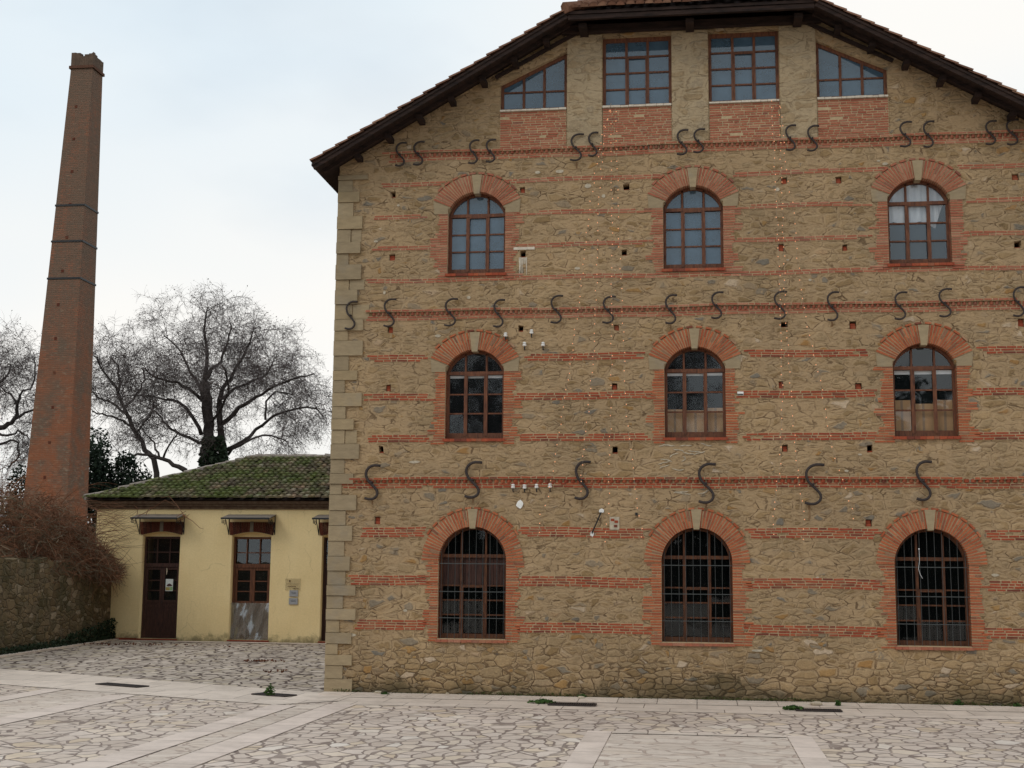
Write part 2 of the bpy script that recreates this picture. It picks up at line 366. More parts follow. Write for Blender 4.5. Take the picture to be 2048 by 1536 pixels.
def plaster():
    m, t, p = newmat('yellow_plaster'); v, raw = coords(t)
    col = ramp(t, [(.25, (.77, .59, .30)), (.75, (.87, .69, .38))], noise(t, raw, .9, 5, .6))
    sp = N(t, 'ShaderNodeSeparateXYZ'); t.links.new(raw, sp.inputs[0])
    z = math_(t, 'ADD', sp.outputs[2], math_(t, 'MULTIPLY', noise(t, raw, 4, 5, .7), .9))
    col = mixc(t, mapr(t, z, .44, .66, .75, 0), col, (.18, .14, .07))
    dv, _ = coords(t, (7, 7, .7), .05, 3)
    col = mixc(t, math_(t, 'MULTIPLY', mapr(t, noise(t, dv, 1.5, 5, .7), .54, .74, 0, .2), mapr(t, noise(t, raw, .8, 3), .4, .6, 0, 1)), col, (.34, .27, .15))
    ck = voro(t, coords(t, (.9, .9, .7), .5, 2)[0], 'DISTANCE_TO_EDGE', 1)
    col = mixc(t, math_(t, 'MULTIPLY', math_(t, 'LESS_THAN', ck.outputs['Distance'], .006), mapr(t, noise(t, raw, 1.2, 3), .5, .56, 0, .22)), col, (.25, .19, .1))
    col = mixc(t, 1, col, ramp(t, [(.3, (.94,)*3), (.7, (1.04,)*3)], noise(t, raw, 22, 4)), 'MULTIPLY')
    t.links.new(col, p.inputs['Base Color']); setin(p, Roughness=.95, Specular_IOR_Level=.1)
    bump(t, p, noise(t, raw, 9, 4), .3, .02); return m
M_plaster = plaster()
def tiles(name, moss):
    m, t, p = newmat(name); g = N(t, 'ShaderNodeNewGeometry'); v, raw = coords(t)
    if moss: base = [(0, (.07, .055, .038)), (.35, (.19, .145, .10)), (.7, (.12, .095, .07)), (.88, (.27, .18, .12)), (1, (.31, .27, .21))]
    else: base = [(0, (.12, .06, .04)), (.4, (.22, .11, .07)), (.8, (.17, .09, .06)), (1, (.30, .17, .11))]
    col = ramp(t, base, g.outputs['Random Per Island'])
    col = mixc(t, 1, col, ramp(t, [(.25, (.7,)*3), (.75, (1.25,)*3)], noise(t, raw, 14, 4, .7)), 'MULTIPLY')
    if moss:
        # thickest on the left end of the roof
        sp = N(t, 'ShaderNodeSeparateXYZ'); t.links.new(raw, sp.inputs[0])
        k = math_(t, 'ADD', noise(t, raw, 1.0, 5, .75), mapr(t, sp.outputs[0], -4, 5, .16, -.02))
        k = math_(t, 'ADD', k, math_(t, 'MULTIPLY', math_(t, 'SUBTRACT', g.outputs['Random Per Island'], .5), .07)); k = math_(t, 'ADD', k, math_(t, 'MULTIPLY', math_(t, 'SUBTRACT', noise(t, raw, 9, 3, .7), .5), .16))
        col = mixc(t, mapr(t, k, .48, .68, 0, .85), col, ramp(t, [(.3, (.045, .065, .018)), (.7, (.105, .135, .03))], noise(t, raw, 5, 3)))
    t.links.new(col, p.inputs['Base Color']); setin(p, Roughness=.95, Specular_IOR_Level=.1)
    bump(t, p, noise(t, raw, 20, 4), .6, .015); return m
M_tile = tiles('clay_tile', 0); M_mosst = tiles('mossy_tile', 1)
def paving(name, sc, tones, joint, jw, dist=.25, dsc=2.0, bumpd=.02, patch=True):
    m, t, p = newmat(name); v, raw = coords(t, sc, dist, dsc, world=True)
    f1 = voro(t, v, 'F1', 1.0); ed = voro(t, v, 'DISTANCE_TO_EDGE', 1.0)
    sep = N(t, 'ShaderNodeSeparateColor'); t.links.new(f1.outputs['Color'], sep.inputs[0])
    col = ramp(t, tones, sep.outputs[0])
    col = mixc(t, 1, col, ramp(t, [(.25, (.84,)*3), (.75, (1.12,)*3)], noise(t, raw, 9, 5, .7)), 'MULTIPLY')
    col = mixc(t, 1, col, ramp(t, [(.3, (.84, .83, .82)), (.7, (1.08, 1.08, 1.08))], noise(t, raw, .45, 4, .6)), 'MULTIPLY')
    w = mapr(t, noise(t, raw, 5, 3), .3, .7, jw*.55, jw*1.35)
    j = math_(t, 'SUBTRACT', 1, mapr(t, math_(t, 'DIVIDE', ed.outputs['Distance'], w), .7, 1.1), clamp=True)
    col = mixc(t, math_(t, 'MULTIPLY', j, mapr(t, noise(t, raw, 1.7, 3), .3, .55, .6, 1)), col, mixc(t, noise(t, raw, 12, 3), joint, tuple(q*1.9 for q in joint)))
    t.links.new(col, p.inputs['Base Color']); setin(p, Roughness=.85, Specular_IOR_Level=.25)
    bump(t, p, math_(t, 'SUBTRACT', math_(t, 'MULTIPLY', noise(t, raw, 16, 4), .25), j), .7, bumpd)
    return m
PT = [(0, (.57, .465, .39)), (.4, (.68, .57, .49)), (.6, (.62, .51, .43)), (.82, (.70, .58, .47)), (.92, (.62, .49, .36)), (1, (.76, .67, .59))]
M_crazy = paving('flagstone_paving', (4.6, 3.0, 1), PT, (.165, .125, .105), .06)
M_crazy2 = paving('worn_flagstone_paving', (4.0, 2.6, 1), [(0, (.46, .385, .32)), (.5, (.58, .49, .415)), (.8, (.53, .44, .33)), (1, (.66, .57, .49))], (.06, .04, .032), .085)
M_light = paving('light_flag_paving', (2.2, 4.2, 1), [(0, (.60, .50, .42)), (.6, (.67, .57, .485)), (1, (.62, .51, .42))], (.30, .23, .19), .04, .2, 3)
def slab(name, col, len_, wid, ang=0, joint=(.22, .17, .14), off=.5):
    m, t, p = newmat(name); g = N(t, 'ShaderNodeNewGeometry')
    mp = N(t, 'ShaderNodeMapping'); mp.inputs['Rotation'].default_value = (0, 0, ang); t.links.new(g.outputs['Position'], mp.inputs[0])
    b = N(t, 'ShaderNodeTexBrick'); b.offset = off; b.inputs['Scale'].default_value = 1
    b.inputs['Brick Width'].default_value = len_; b.inputs['Row Height'].default_value = wid; b.inputs['Mortar Size'].default_value = .008; b.inputs['Mortar Smooth'].default_value = .3
    b.inputs['Color1'].default_value = tuple(q*.93 for q in col)+(1,); b.inputs['Color2'].default_value = tuple(min(1, q*1.07) for q in col)+(1,); b.inputs['Mortar'].default_value = joint+(1,)
    t.links.new(mp.outputs[0], b.inputs['Vector'])
    c = mixc(t, 1, b.outputs[0], ramp(t, [(.25, (.86,)*3), (.75, (1.1,)*3)], noise(t, g.outputs['Position'], 3.5, 5, .7)), 'MULTIPLY')
    c = mixc(t, mapr(t, noise(t, g.outputs['Position'], 1.3, 6, .7), .48, .70, 0, .5), c, (.36, .29, .235))
    t.links.new(c, p.inputs['Base Color']); setin(p, Roughness=.8, Specular_IOR_Level=.3)
    bump(t, p, math_(t, 'SUBTRACT', math_(t, 'MULTIPLY', noise(t, g.outputs['Position'], 30, 3), .2), b.outputs[1]), .5, .01)
    return m
M_slab = slab('pink_slab', (.70, .58, .50), .9, 30, pi/2, off=0)
M_slabx = slab('pale_slab', (.69, .58, .49), .62, 30, 0, off=0)
M_slab2 = slab('slab_band', (.68, .57, .48), .8, 1.2, 0)
M_grass = simple('dull_grass', (.05, .06, .025), .95, .1, .3, 2, .5, c2=(.09, .085, .045))

# ------------------------------------------------------------------ ground
def sheet(name, pts, z, mat):
    m = MB(); m.quad(*[(x, y, z) for x, y in pts]); return struct(m.build(name, mat))
sheet('ground', [(-400, -400), (400, -400), (400, 400), (-400, 400)], -.02, M_grass)
sheet('plaza', [(-17.1, -60), (40, -60), (40, 36.2), (-17.1, 36.2)], 0, M_crazy)
bl, br = (-13.81, 25.32), (-5.6, 21.42)
sheet('courtyard_paving', [(-17.0, 26.83), (-6.2, 21.7), (-6.2, 36.2), (-17.0, 36.2)], .004, M_crazy2)
sheet('slab_band', [(-16.9, 24.0), (-6.28, 19.62), (-5.5, 20.4), (-5.5, 21.38), (-5.9, 21.58), (-16.9, 26.8)], .008, M_slab2)
def strip(name, x0, x1, y0, y1, z, mat): return sheet(name, [(x0, y0), (x1, y0), (x1, y1), (x0, y1)], z, mat)
strip('slab_band', -5.5, 9, 21.05, 21.36, .008, M_slabx)
strip('slab_band', -5.5, 9, 19.95, 21.04, .004, M_slab2)
kb = MB(); kb.box(-6.12, 9, 21.38, D-.01, -.01, .02); struct(kb.build('kerb', M_slabx))
strip('paved_lane', -5.9, -5.55, -20, 19.85, .004, M_light)
strip('paving_strip', -6.33, -5.93, -20, 19.62, .008, M_slab)
strip('paving_strip', -5.52, -5.10, -20, 19.9, .008, M_slab)
strip('paved_lane', -1.07, 1.10, -20, 17.1, .004, M_light)
strip('paving_strip', -1.39, -1.08, -20, 17.32, .008, M_slab)
strip('paving_strip', 1.11, 1.41, -20, 17.32, .008, M_slab)
strip('paving_strip', -1.07, 1.10, 17.12, 17.32, .010, M_slabx)
strip('paved_lane', -10.4, -9.32, -20, 21.1, .004, M_light)
strip('paving_strip', -9.3, -8.86, -20, 20.5, .008, M_slab)
strip('paving_strip', -10.8, -10.42, -20, 21.3, .008, M_slab)
strip('paving_strip', -17, -6.0, 35.75, 36.2, .014, M_slabx)

# ------------------------------------------------------------------ mill
mill = thing('stone_mill', 'tall stone mill with red brick bands, arched windows and a wide tiled gable roof', 'building', (0, D, 0))
XW = 6.12
COLX = [-3.67, .02, 3.70]
CR3, CR2 = 8.50, 5.74          # arch crowns of the upper floors
HW = .5
def up_outline(cx, crown, bottom, hw=HW, g=0.0, n=18):
    r = .527+g; cz = crown-.527; a = math.asin((hw+g)/r) if (hw+g) < r else pi/2
    return [(cx-hw-g, bottom)]+circ(cx, cz, r, -a, a, n)+[(cx+hw+g, bottom)]
def lo_outline(cx, bottom=.9, r=.57, cz=2.18, g=0.0, n=26):
    return [(cx-r-g, bottom)]+circ(cx, cz, r+g, -pi/2, pi/2, n)+[(cx+r+g, bottom)]
WIN = []
for i, cx in enumerate(COLX):
    WIN.append(('lo', cx, 2.75, .90, i)); WIN.append(('mid', cx, CR2, 4.22, i)); WIN.append(('hi', cx, CR3, 7.06, i))
PIER = [(-3.28, -2.12), (-1.50, -.32), (.31, 1.49), (2.11, 3.27)]     # attic openings
def wall_top(x): return 11.37-.575*(abs(x)-2.06)
def attic_shape(k, g=0.0):
    x0, x1 = PIER[k]; zb = 9.95
    if k in (1, 2): return [(x0, zb), (x0, 11.2), (x1, 11.2), (x1, zb)]
    if k == 0: return [(x0, zb), (x0, 10.42), (x1, 10.97), (x1, zb)]
    return [(x0, zb), (x0, 10.97), (x1, 10.42), (x1, zb)]
holes = []
for kind, cx, cr_, zb, i in WIN:
    holes.append(lo_outline(cx, zb, g=.012) if kind == 'lo' else up_outline(cx, cr_, zb, g=.008))
for k in range(4): holes.append(attic_shape(k))
# put-log holes left by the scaffolding
PL = [(787,389,0),(1045,380,1),(1253,374,0),(1568,361,1),(1677,360,1),(2031,354,1),(784,515,1),(1046,508,2),(1249,505,0),(1562,495,1),(1690,495,1),(2035,489,0),
      (781,659,1),(1042,657,0),(1233,655,1),(1569,649,0),(1706,650,1),(2042,645,1),(776,776,1),(1229,773,1),(1562,770,1),(1717,772,1),
      (762,899,0),(1230,900,0),(1570,897,1),(1740,897,0),(755,1041,1),(1737,1046,1)]
PLH = []
for px, py, t in PL:
    p = at(px, py, D); hw, hh = rnd(.04, .055)*(1.25 if t == 2 else 1), rnd(.052, .066)
    PLH.append((p.x, p.z, hw, hh, t))
    j = lambda: rnd(-.008, .008)
    holes.append([(p.x-hw+j(), p.z-hh+j()), (p.x-hw+j(), p.z+hh+j()), (p.x+hw+j(), p.z+hh+j()), (p.x+hw+j(), p.z-hh+j())])
outer = [(-XW, 0), (-XW, wall_top(XW)), (-2.3, wall_top(2.3)), (-2.1, 11.36), (2.1, 11.36), (2.3, wall_top(2.3)), (XW, wall_top(XW)), (XW, 0)]
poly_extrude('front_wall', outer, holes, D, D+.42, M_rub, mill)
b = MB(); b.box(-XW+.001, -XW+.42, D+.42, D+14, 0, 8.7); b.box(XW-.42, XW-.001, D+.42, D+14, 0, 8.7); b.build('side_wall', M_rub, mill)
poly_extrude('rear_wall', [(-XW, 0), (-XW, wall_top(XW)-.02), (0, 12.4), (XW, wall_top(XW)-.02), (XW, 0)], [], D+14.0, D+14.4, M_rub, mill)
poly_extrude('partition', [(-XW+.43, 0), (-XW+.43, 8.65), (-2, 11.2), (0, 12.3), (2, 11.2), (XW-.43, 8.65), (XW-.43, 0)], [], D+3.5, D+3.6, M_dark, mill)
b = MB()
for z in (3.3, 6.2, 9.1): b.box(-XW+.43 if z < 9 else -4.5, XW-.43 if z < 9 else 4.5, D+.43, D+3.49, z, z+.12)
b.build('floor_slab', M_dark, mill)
for x, z, hw, hh, t in PLH:
    b = MB()
    if t == 1:
        zt = z+hh*rnd(.45, .85); n = 2
        b.box(x-hw*.78, x+hw*.82, D+.03, D+.2, z-hh, z-hh*.1); b.box(x-hw*.8, x+hw*.7, D+.045, D+.2, z-hh*.02, zt)
        b.build('putlog_infill', M_brick, mill)
    else:
        b.box(x-hw*.9, x+hw*.9, D+.05, D+.2, z-hh, z-hh*.55); b.build('putlog_infill', M_brick, mill)
    if t == 2:
        b = MB(); b.box(x-.16, x+.2, D-.02, D+.1, z+hh+.01, z+hh+.055); b.build('lintel_stone', M_wmortar, mill)
        b = MB()
        for k in range(7):
            xx = x-.06+k*.02; b.tube([(xx, D-.004, z-hh+.0), (xx+rnd(-.01, .01), D-.006, z-hh-rnd(.1, .36))], [.012, .004], 4)
        b.build('mortar_drip', M_wmortar, mill)

# brick bands
CRS = .0435
def avoid(x, z):
    for kind, cx, crn, zb, i in WIN:
        dx = abs(x-cx)
        if dx > 1.0: continue
        if kind == 'lo':
            if zb-.08 < z < 2.2 and dx < .57+.16: return True
            if z >= 2.15 and dx*dx+(z-2.18)**2 < .90**2: return True
        else:
            c2 = crn-.58
            if zb-.05 < z < crn-.34 and dx < HW+.17: return True
            if dx*dx+(z-c2)**2 < .92**2 and z > crn-.42: return True
    for k in range(4):
        x0, x1 = PIER[k]
        if x0 < x < x1 and z > 9.95: return True
    for hx, hz, hw, hh, t in PLH:
        if abs(x-hx) < hw+.01 and abs(z-hz) < hh+.01: return True
    return False
def courses(mb, mm, x0, x1, z0, n, yf, skip=avoid, crs=CRS, bl=.19, ragged=.12, depth=.05, drift=True):
    for c in range(n):
        x = x0+rnd(-ragged, ragged*.3) if ragged else x0
        x += (.5*bl if c % 2 else 0)*(.5 if ragged else 0)
        while x < x1:
            l = bl*rnd(.7, 1.15) if random.random() < .75 else bl*.5
            xe = min(x+l, x1)
            zc = z0+crs*(c+.5)+(.008*sin(x*1.3+z0*7)+.006*sin(x*3.1+z0) if drift else 0)
            if not (skip(x+.01, zc) or skip(xe-.01, zc) or skip((x+xe)/2, zc)) and random.random() > .012:
                g = rnd(.005, .010); h = crs*rnd(.30, .37); pr = rnd(.006, .015)
                t = rnd(-.0025, .0025)
                mb.hexa([(x+g, yf-pr, zc-h+t), (xe-g, yf-pr, zc-h-t), (xe-g, yf+depth, zc-h-t), (x+g, yf+depth, zc-h+t),
                         (x+g, yf-pr, zc+h+t), (xe-g, yf-pr, zc+h-t), (xe-g, yf+depth, zc+h-t), (x+g, yf+depth, zc+h+t)])
                if mm is not None:
                    mm.box(x, xe, yf-.004, yf+.02, zc-crs*.5, zc+crs*.5)
            x = xe
BAND = [(1.035, 4, -5.55), (1.775, 4, -5.75), (2.575, 4, -5.5), (4.165, 3, -5.45), (4.865, 3, -5.5), (5.535, 3, -5.45), (6.92, 2, -5.6), (7.49, 2, -5.45), (8.055, 2, -5.5), (8.63, 2, -5.3)]
for z0, n, xl in BAND:
    cuts = [xl]+[cx for cx in COLX if avoid(cx, z0+n*CRS/2)]+[5.6]
    for xa, xb in zip(cuts[:-1], cuts[1:]):
        mb = MB(); mo = MB(); courses(mb, mo, xa, xb, z0, n, D-.002, ragged=.12 if xa == xl else 0)
        o = mb.build('brick_band', M_brick if z0 < 6.5 else M_pbrick, mill); mo.build('mortar_bed', M_mortar, o)
# dentil bands: two or three plain courses, a sawtooth course and a capping course
for z0, n, xl, mt in ((3.39, 2, -5.9, M_brick), (6.26, 2, -5.5, M_pbrick), (9.07, 2, -5.25, M_pbrick)):
    mb = MB(); mo = MB(); courses(mb, mo, xl, 5.7, z0, n, D-.004)
    zt = z0+n*CRS; x = xl+.03
    while x < 5.7:
        w_ = .075 if z0 < 4 else .06; z1 = zt+.055
        if not avoid(x, zt+.03):
            yf = D-.05
            mb.hexa([(x, D-.006, zt+.004), (x+w_/2, yf, zt+.004), (x+w_, D-.006, zt+.004), (x+w_/2, D+.03, zt+.004),
                     (x, D-.006, z1), (x+w_/2, yf, z1), (x+w_, D-.006, z1), (x+w_/2, D+.03, z1)])
        x += w_*1.42
    courses(mb, mo, xl, 5.7, zt+.058, 1, D-.04, depth=.06)
    o = mb.build('dentil_band', mt, mill); mo.build('mortar_bed', M_mortar, o)

# attic brick panels between the piers
for k in range(4):
    x0, x1 = PIER[k]
    mb = MB(); mo = MB(); courses(mb, None, x0, x1, 9.255, 15, D-.004, skip=lambda x, z: False, ragged=0, bl=.2, drift=False)
    o = mb.build('brick_panel', M_pbrick, mill)
    mo.box(x0, x1, D-.008, D+.02, 9.25, 9.91); mo.build('mortar_bed', M_mortar, o)
    ms = MB(); x = x0
    while x < x1:
        l = rnd(.08, .2); ms.box(x, min(x+l, x1)-.006, D-.05, D+.06, 9.912, 9.938+rnd(0, .01)); x += l
    ms.build('sill', M_wmortar, mill)
# stone piers (slightly proud)
for x0, x1 in ((-2.11, -1.51), (-.315, .30), (1.50, 2.10)):
    b = MB(); b.box(x0, x1, D-.03, D+.1, 9.255, 11.235); b.build('stone_pier', M_pier, mill)
# quoins
for s in (-1, 1):
    b = MB(); z = 0.0; k = 0
    while z < 8.84:
        h = rnd(.17, .27); h = min(h, 8.86-z); l = rnd(.36, .52) if k % 2 == 0 else rnd(.19, .30)
        pr = rnd(.03, .055) if k % 2 == 0 else rnd(.018, .03); xa, xb = s*(XW+.012), s*(XW-l); x0, x1 = min(xa, xb), max(xa, xb)
        b.box(x0, x1, D-pr, D+.2, z+.004, z+h-.004)
        if k % 2 == 1 and random.random() < .3:      # a flatter stone fills beside the short one
            x0, x1 = sorted((s*(XW-l-.012), s*(XW-l-rnd(.15, .34)))); b.box(x0, x1, D-.010, D+.1, z+.006, z+h-.006)
        z += h; k += 1
    b.build('corner_quoins', M_quoin, mill)

# pale patches of marble and fresh mortar set in the rubble
PALE = [(1075,345,.10,.06),(1120,343,.15,.07),(1176,372,.12,.08),(1207,392,.07,.07),(1555,379,.08,.07),(797,411,.06,.04),(848,436,.05,.03),(752,483,.09,.04),(769,585,.05,.07),(1155,537,.10,.05),
        (938,595,.07,.06),(876,672,.11,.05),(1770,328,.10,.05),(1757,322,.06,.03),(1515,1301,.20,.04),(811,1221,.08,.045),(1990,1150,.13,.05),(1635,1155,.05,.03),(829,924,.2,.05),(1340,700,.06,.05),
        (685+20,1270,.13,.05),(1575,400+120,.05,.03),(1620,560,.06,.04),(1693,942,.07,.04),(1720,909,.07,.035),(1482,789,.055,.028),(917,975,.06,.025),(1025,1248-30,.03,.03)]
for px, py, w_, h_ in PALE:
    p = at(px, py, D); n = 7; pts = []
    for k in range(n):
        a = -2*pi*k/n; pts.append((p.x+cos(a)*w_/2*rnd(.8, 1.1), p.z+sin(a)*h_/2*rnd(.85, 1.15)))
    poly_extrude('pale_stone', pts, [], D-.012, D+.02, M_white, mill)

# arches, jambs and windows
def arc_bricks(mb, c1, r1, c2, r2, a0, a1, n, key, yf, yb, split=.6, cx=0):
    for i in range(n):
        t0 = a0+(a1-a0)*i/n; t1 = a0+(a1-a0)*(i+1)/n; tm = (t0+t1)/2
        if abs(tm) < key: continue
        g = (t1-t0)*rnd(.15, .21); sp = split if i % 2 else 1-split; pr = rnd(0, .008)
        for q0, q1 in ((0.0, sp-.012), (sp+.012, 1.0)):
            def P(t, q, y):
                xi, zi = cx+r1*sin(t), c1+r1*cos(t); xo, zo = cx+r2*sin(t), c2+r2*cos(t)
                return (xi+(xo-xi)*q, y, zi+(zo-zi)*q)
            e = rnd(-.012, .012) if q1 == 1 else 0
            mb.hexa([P(t0+g, q0, yf-pr), P(t1-g, q0, yf-pr), P(t1-g, q0, yb), P(t0+g, q0, yb), P(t0+g, q1+e, yf-pr), P(t1-g, q1+e, yf-pr), P(t1-g, q1+e, yb), P(t0+g, q1+e, yb)])
def jamb(mb, mo, cx, hw, z0, z1, side, yb):
    z = z0; run = 0; wd = .2
    while z < z1-.01:
        if run <= 0: wd = random.choice((.15, .17, .20, .24, .31, .19)); run = random.randint(1, 3)
        run -= 1
        h = min(CRS, z1-z); w2 = wd+rnd(-.02, .02)
        a = .0; parts = [(0, w2)] if w2 < .22 and random.random() < .6 else [(0, w2*rnd(.35, .65))]
        if parts[0][1] < w2: parts.append((parts[0][1], w2))
        for q0, q1 in parts:
            xa, xb = cx+side*(hw+q0), cx+side*(hw+q1); x0, x1 = min(xa, xb), max(xa, xb)
            pr = rnd(.010, .020)
            mb.box(x0+(.004 if q0 or side < 0 else 0), x1-.004, D-pr, yb if q0 == 0 else D+.05, z+h*rnd(.14, .2), z+h*rnd(.8, .86))
            mo.box(x0, x1, D-.006, D+.03, z, z+h)
        z += h
def pane_rect(mb, x0, x1, z0, z1, y): mb.box(x0, x1, y, y+.006, z0, z1)
LBL = ['left', 'middle', 'right']
for kind, cx, crn, zb, i in WIN:
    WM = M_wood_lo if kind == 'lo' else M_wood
    win = bpy.data.objects.new('arched_window', None); C.objects.link(win); win.parent = mill
    win['_o'] = list(mill['_o'])
    yw = D+.16           # glazing plane
    if kind == 'lo':
        r = .57; cz = 2.18
        ab = MB(); arc_bricks(ab, cz, r, cz, .85, -pi/2, pi/2, 46, .085, D-.022, D+.15, cx=cx)
        arc_bricks(ab, cz, .862, cz, .895, -radians(62), radians(62), 12, 0, D-.03, D+.02, split=.02, cx=cx)
        arch = ab.build('brick_arch', M_arch, mill)
        ring = circ(cx, cz, r+.004, -pi/2, pi/2, 30)+circ(cx, cz, .85, pi/2, -pi/2, 30)
        poly_extrude('mortar_bed', ring, [], D-.014, D+.14, M_mortar, arch)
        kt = .155; kz0, kz1 = crn-.03, 3.045
        spring, zsill = cz, zb; hw = r
    else:
        c1 = crn-.527; c2 = crn-.58; aa = radians(60)
        ab = MB(); arc_bricks(ab, c1, .527, c2, .88, -aa, aa, 32, .075, D-.022, D+.15, cx=cx)
        arc_bricks(ab, c2, .893, c2, .925, -radians(50), radians(50), 10, 0, D-.03, D+.02, split=.02, cx=cx)
        arch = ab.build('brick_arch', M_arch if kind == 'mid' else M_pbrick, mill)
        ring = circ(cx, c1, .531, -aa, aa, 24)+circ(cx, c2, .88, aa, -aa, 24)
        poly_extrude('mortar_bed', ring, [], D-.014, D+.14, M_mortar, arch)
        kz0, kz1 = crn-.04, crn+.295; kt = .16
        spring = crn-.38; hw = HW; zsill = zb
        for s in (-1, 1):       # impost stone under each end of the arch
            xi, zi = cx+s*.527*sin(aa), c1+.527*cos(aa); xo, zo = cx+s*.88*sin(aa), c2+.88*cos(aa)
            pts = [(cx+s*hw, spring), (cx+s*(hw+.003), zi-.03), (xi, zi-.006), (xo, zo-.006), (xo-s*.02, spring)]
            poly_extrude('impost_stone', pts if s > 0 else pts[::-1], [], D-.018, D+.14, M_quoin, arch)
    k1 = MB(); wb = kt*.30; wt = kt*.56
    k1.hexa([(cx-wb, D-.05, kz0), (cx+wb, D-.05, kz0), (cx+wb, D+.14, kz0), (cx-wb, D+.14, kz0), (cx-wt, D-.05, kz1), (cx+wt, D-.05, kz1), (cx+wt, D+.14, kz1), (cx-wt, D+.14, kz1)])
    k1.build('keystone', M_key, arch)
    for s in (-1, 1):
        jb = MB(); jm = MB(); jamb(jb, jm, cx, hw, zsill-.04 if kind == 'lo' else zsill-.1, spring, s, D+.15)
        o = jb.build('brick_jamb', M_arch if kind != 'hi' else M_pbrick, mill); jm.build('mortar_bed', M_mortar, o)
    # sill
    sb = MB(); x = cx-hw-.03
    while x < cx+hw+.03:
        l = rnd(.08, .13); sb.box(x, min(x+l, cx+hw+.03)-.004, D-.045, D+.16, zsill-.045+rnd(-.003, .003), zsill); x += l
    o = sb.build('sill', M_pbrick if kind == 'lo' else M_brick, win)
    if kind == 'lo':
        s2 = MB(); s2.box(cx-hw, cx+hw, D-.01, D+.16, zsill-.001, zsill+.012); s2.build('sill_top', M_mortar, win)
    # timber frame: outer ring, transom, mullions, glazing bars
    fw = .045
    outl = lo_outline(cx, zsill+.012, r=hw) if kind == 'lo' else up_outline(cx, crn, zsill+.0)
    if kind == 'lo': inl = lo_outline(cx, zsill+.09, r=hw-fw, cz=2.18)
    else:
        rr = .527-fw; a = math.asin(min(1, (hw-fw)/rr)); inl = [(cx-hw+fw, zsill+.11)]+circ(cx, crn-.527, rr, -a, a, 18)+[(cx+hw-fw, zsill+.11)]
    poly_extrude('window_frame', outl, [inl], yw-.02, yw+.05, WM, win)
    def topz(x):
        if kind == 'lo': return 2.18+sqrt(max(.0001, (hw-.02)**2-(x-cx)**2))
        return crn-.527+sqrt(max(.0001, .507**2-(x-cx)**2))
    xm = [cx-hw*.36, cx+hw*.36]
    trz = 2.27 if kind == 'lo' else crn-.385
    fb = MB(); fb.box(cx-hw+.02, cx+hw-.02, yw-.035, yw+.03, trz-.028, trz+.028); fb.build('transom', WM, win)
    for x in xm:
        fb = MB(); fb.box(x-.022, x+.022, yw-.028, yw+.031, zsill+.06, trz-.0281); fb.box(x-.016, x+.016, yw-.02, yw+.0305, trz-.03, topz(x)); fb.build('mullion', WM, win)
    rows = 3
    zlo = zsill+.11; zhi = trz-.028
    if kind == 'lo': zr = [zlo+(zhi-zlo)*q for q in (.235, .43, .625)]
    else: zr = [zlo+(zhi-zlo)*q for q in (.335, .665)]
    gb = MB(); xs = [cx-hw+.03, xm[0]-.022, xm[0]+.022, xm[1]-.022, xm[1]+.022, cx+hw-.03]
    for z in zr:
        for q in range(3):
            gb.box(xs[2*q]-.001, xs[2*q+1]+.001, yw-.014, yw+.02, z-.012, z+.012)
    # casement edge of the opening middle leaf
    zt = zhi if kind != 'lo' else zr[2]-.012
    gb.box(xs[2]+.0, xs[2]+.016, yw-.033, yw-.015, zsill+.08, zt); gb.box(xs[3]-.016, xs[3], yw-.033, yw-.015, zsill+.08, zt)
    gb.box(xs[2]+.016, xs[3]-.016, yw-.033, yw-.015, zt-.02, zt)
    gb.build('glazing_bar', WM, win)
    G = {'lo': M_gl_lo, 'mid': M_gl_mid, 'hi': M_gl_cu if i == 2 else M_gl_hi}[kind]
    # one pane per light
    zz = [zlo-.02]+zr+[zhi]
    for q in range(3):
        for a in range(len(zz)-1):
            if kind == 'lo' and i == 0 and a >= 3: continue           # boarded in the left window
            pm = MB(); tl = rnd(-.004, .004); t2 = rnd(-.004, .004); y = yw+.008
            x0, x1, z0, z1 = xs[2*q], xs[2*q+1], zz[a]+.010, zz[a+1]-.010
            pm.quad((x0, y+tl, z0), (x1, y-tl, z0), (x1, y-tl+t2, z1), (x0, y+tl+t2, z1)); pm.build('pane', G, win)
    for q in range(3):
        x0, x1 = xs[2*q], xs[2*q+1]
        if q == 0: x0 = cx-hw+.03
        if q == 2: x1 = cx+hw-.03
        pts = [(x0, trz+.02)]+[(x0+(x1-x0)*s/8, topz(x0+(x1-x0)*s/8)) for s in range(9)]+[(x1, trz+.02)]
        pm = MB(); pm.quad(*[(x, yw+.012, z) for x, z in pts]); pm.build('pane', G, win)
    if kind == 'lo':
        gr = MB(); yg = D+.03
        for s in range(10):
            x = cx-hw+.045+s*(2*hw-.09)/9; gr.tube([(x, yg, zsill-.0), (x+rnd(-.006, .006), yg, 1.6), (x, yg, 2.18+sqrt(max(0, (hw)**2-(x-cx)**2))-.005)], .004, 4)
        for z in (1.25, 1.68, 2.14): gr.box(cx-hw+.002, cx+hw-.002, yg-.012, yg-.006, z-.006, z+.006)
        gr.build('iron_grille', M_grille, win)
        if i == 0:
            bb = MB()
            for s in range(11):
                x = cx-hw+.05+s*.095; bb.box(x, x+.09, yw+.015, yw+.03, zr[2]+.01, trz-.03)
            bb.build('board', M_wood2, win)
    if kind == 'mid':
        rl = MB()
        for q in range(3): rl.box(xs[2*q]+(.016 if q == 1 else 0), xs[2*q+1]-(.016 if q == 1 else 0), yw+.03, yw+.036, zhi-(.05 if i < 2 else .07), zhi-.005)
        rl.build('blind_rail', M_rail, win)

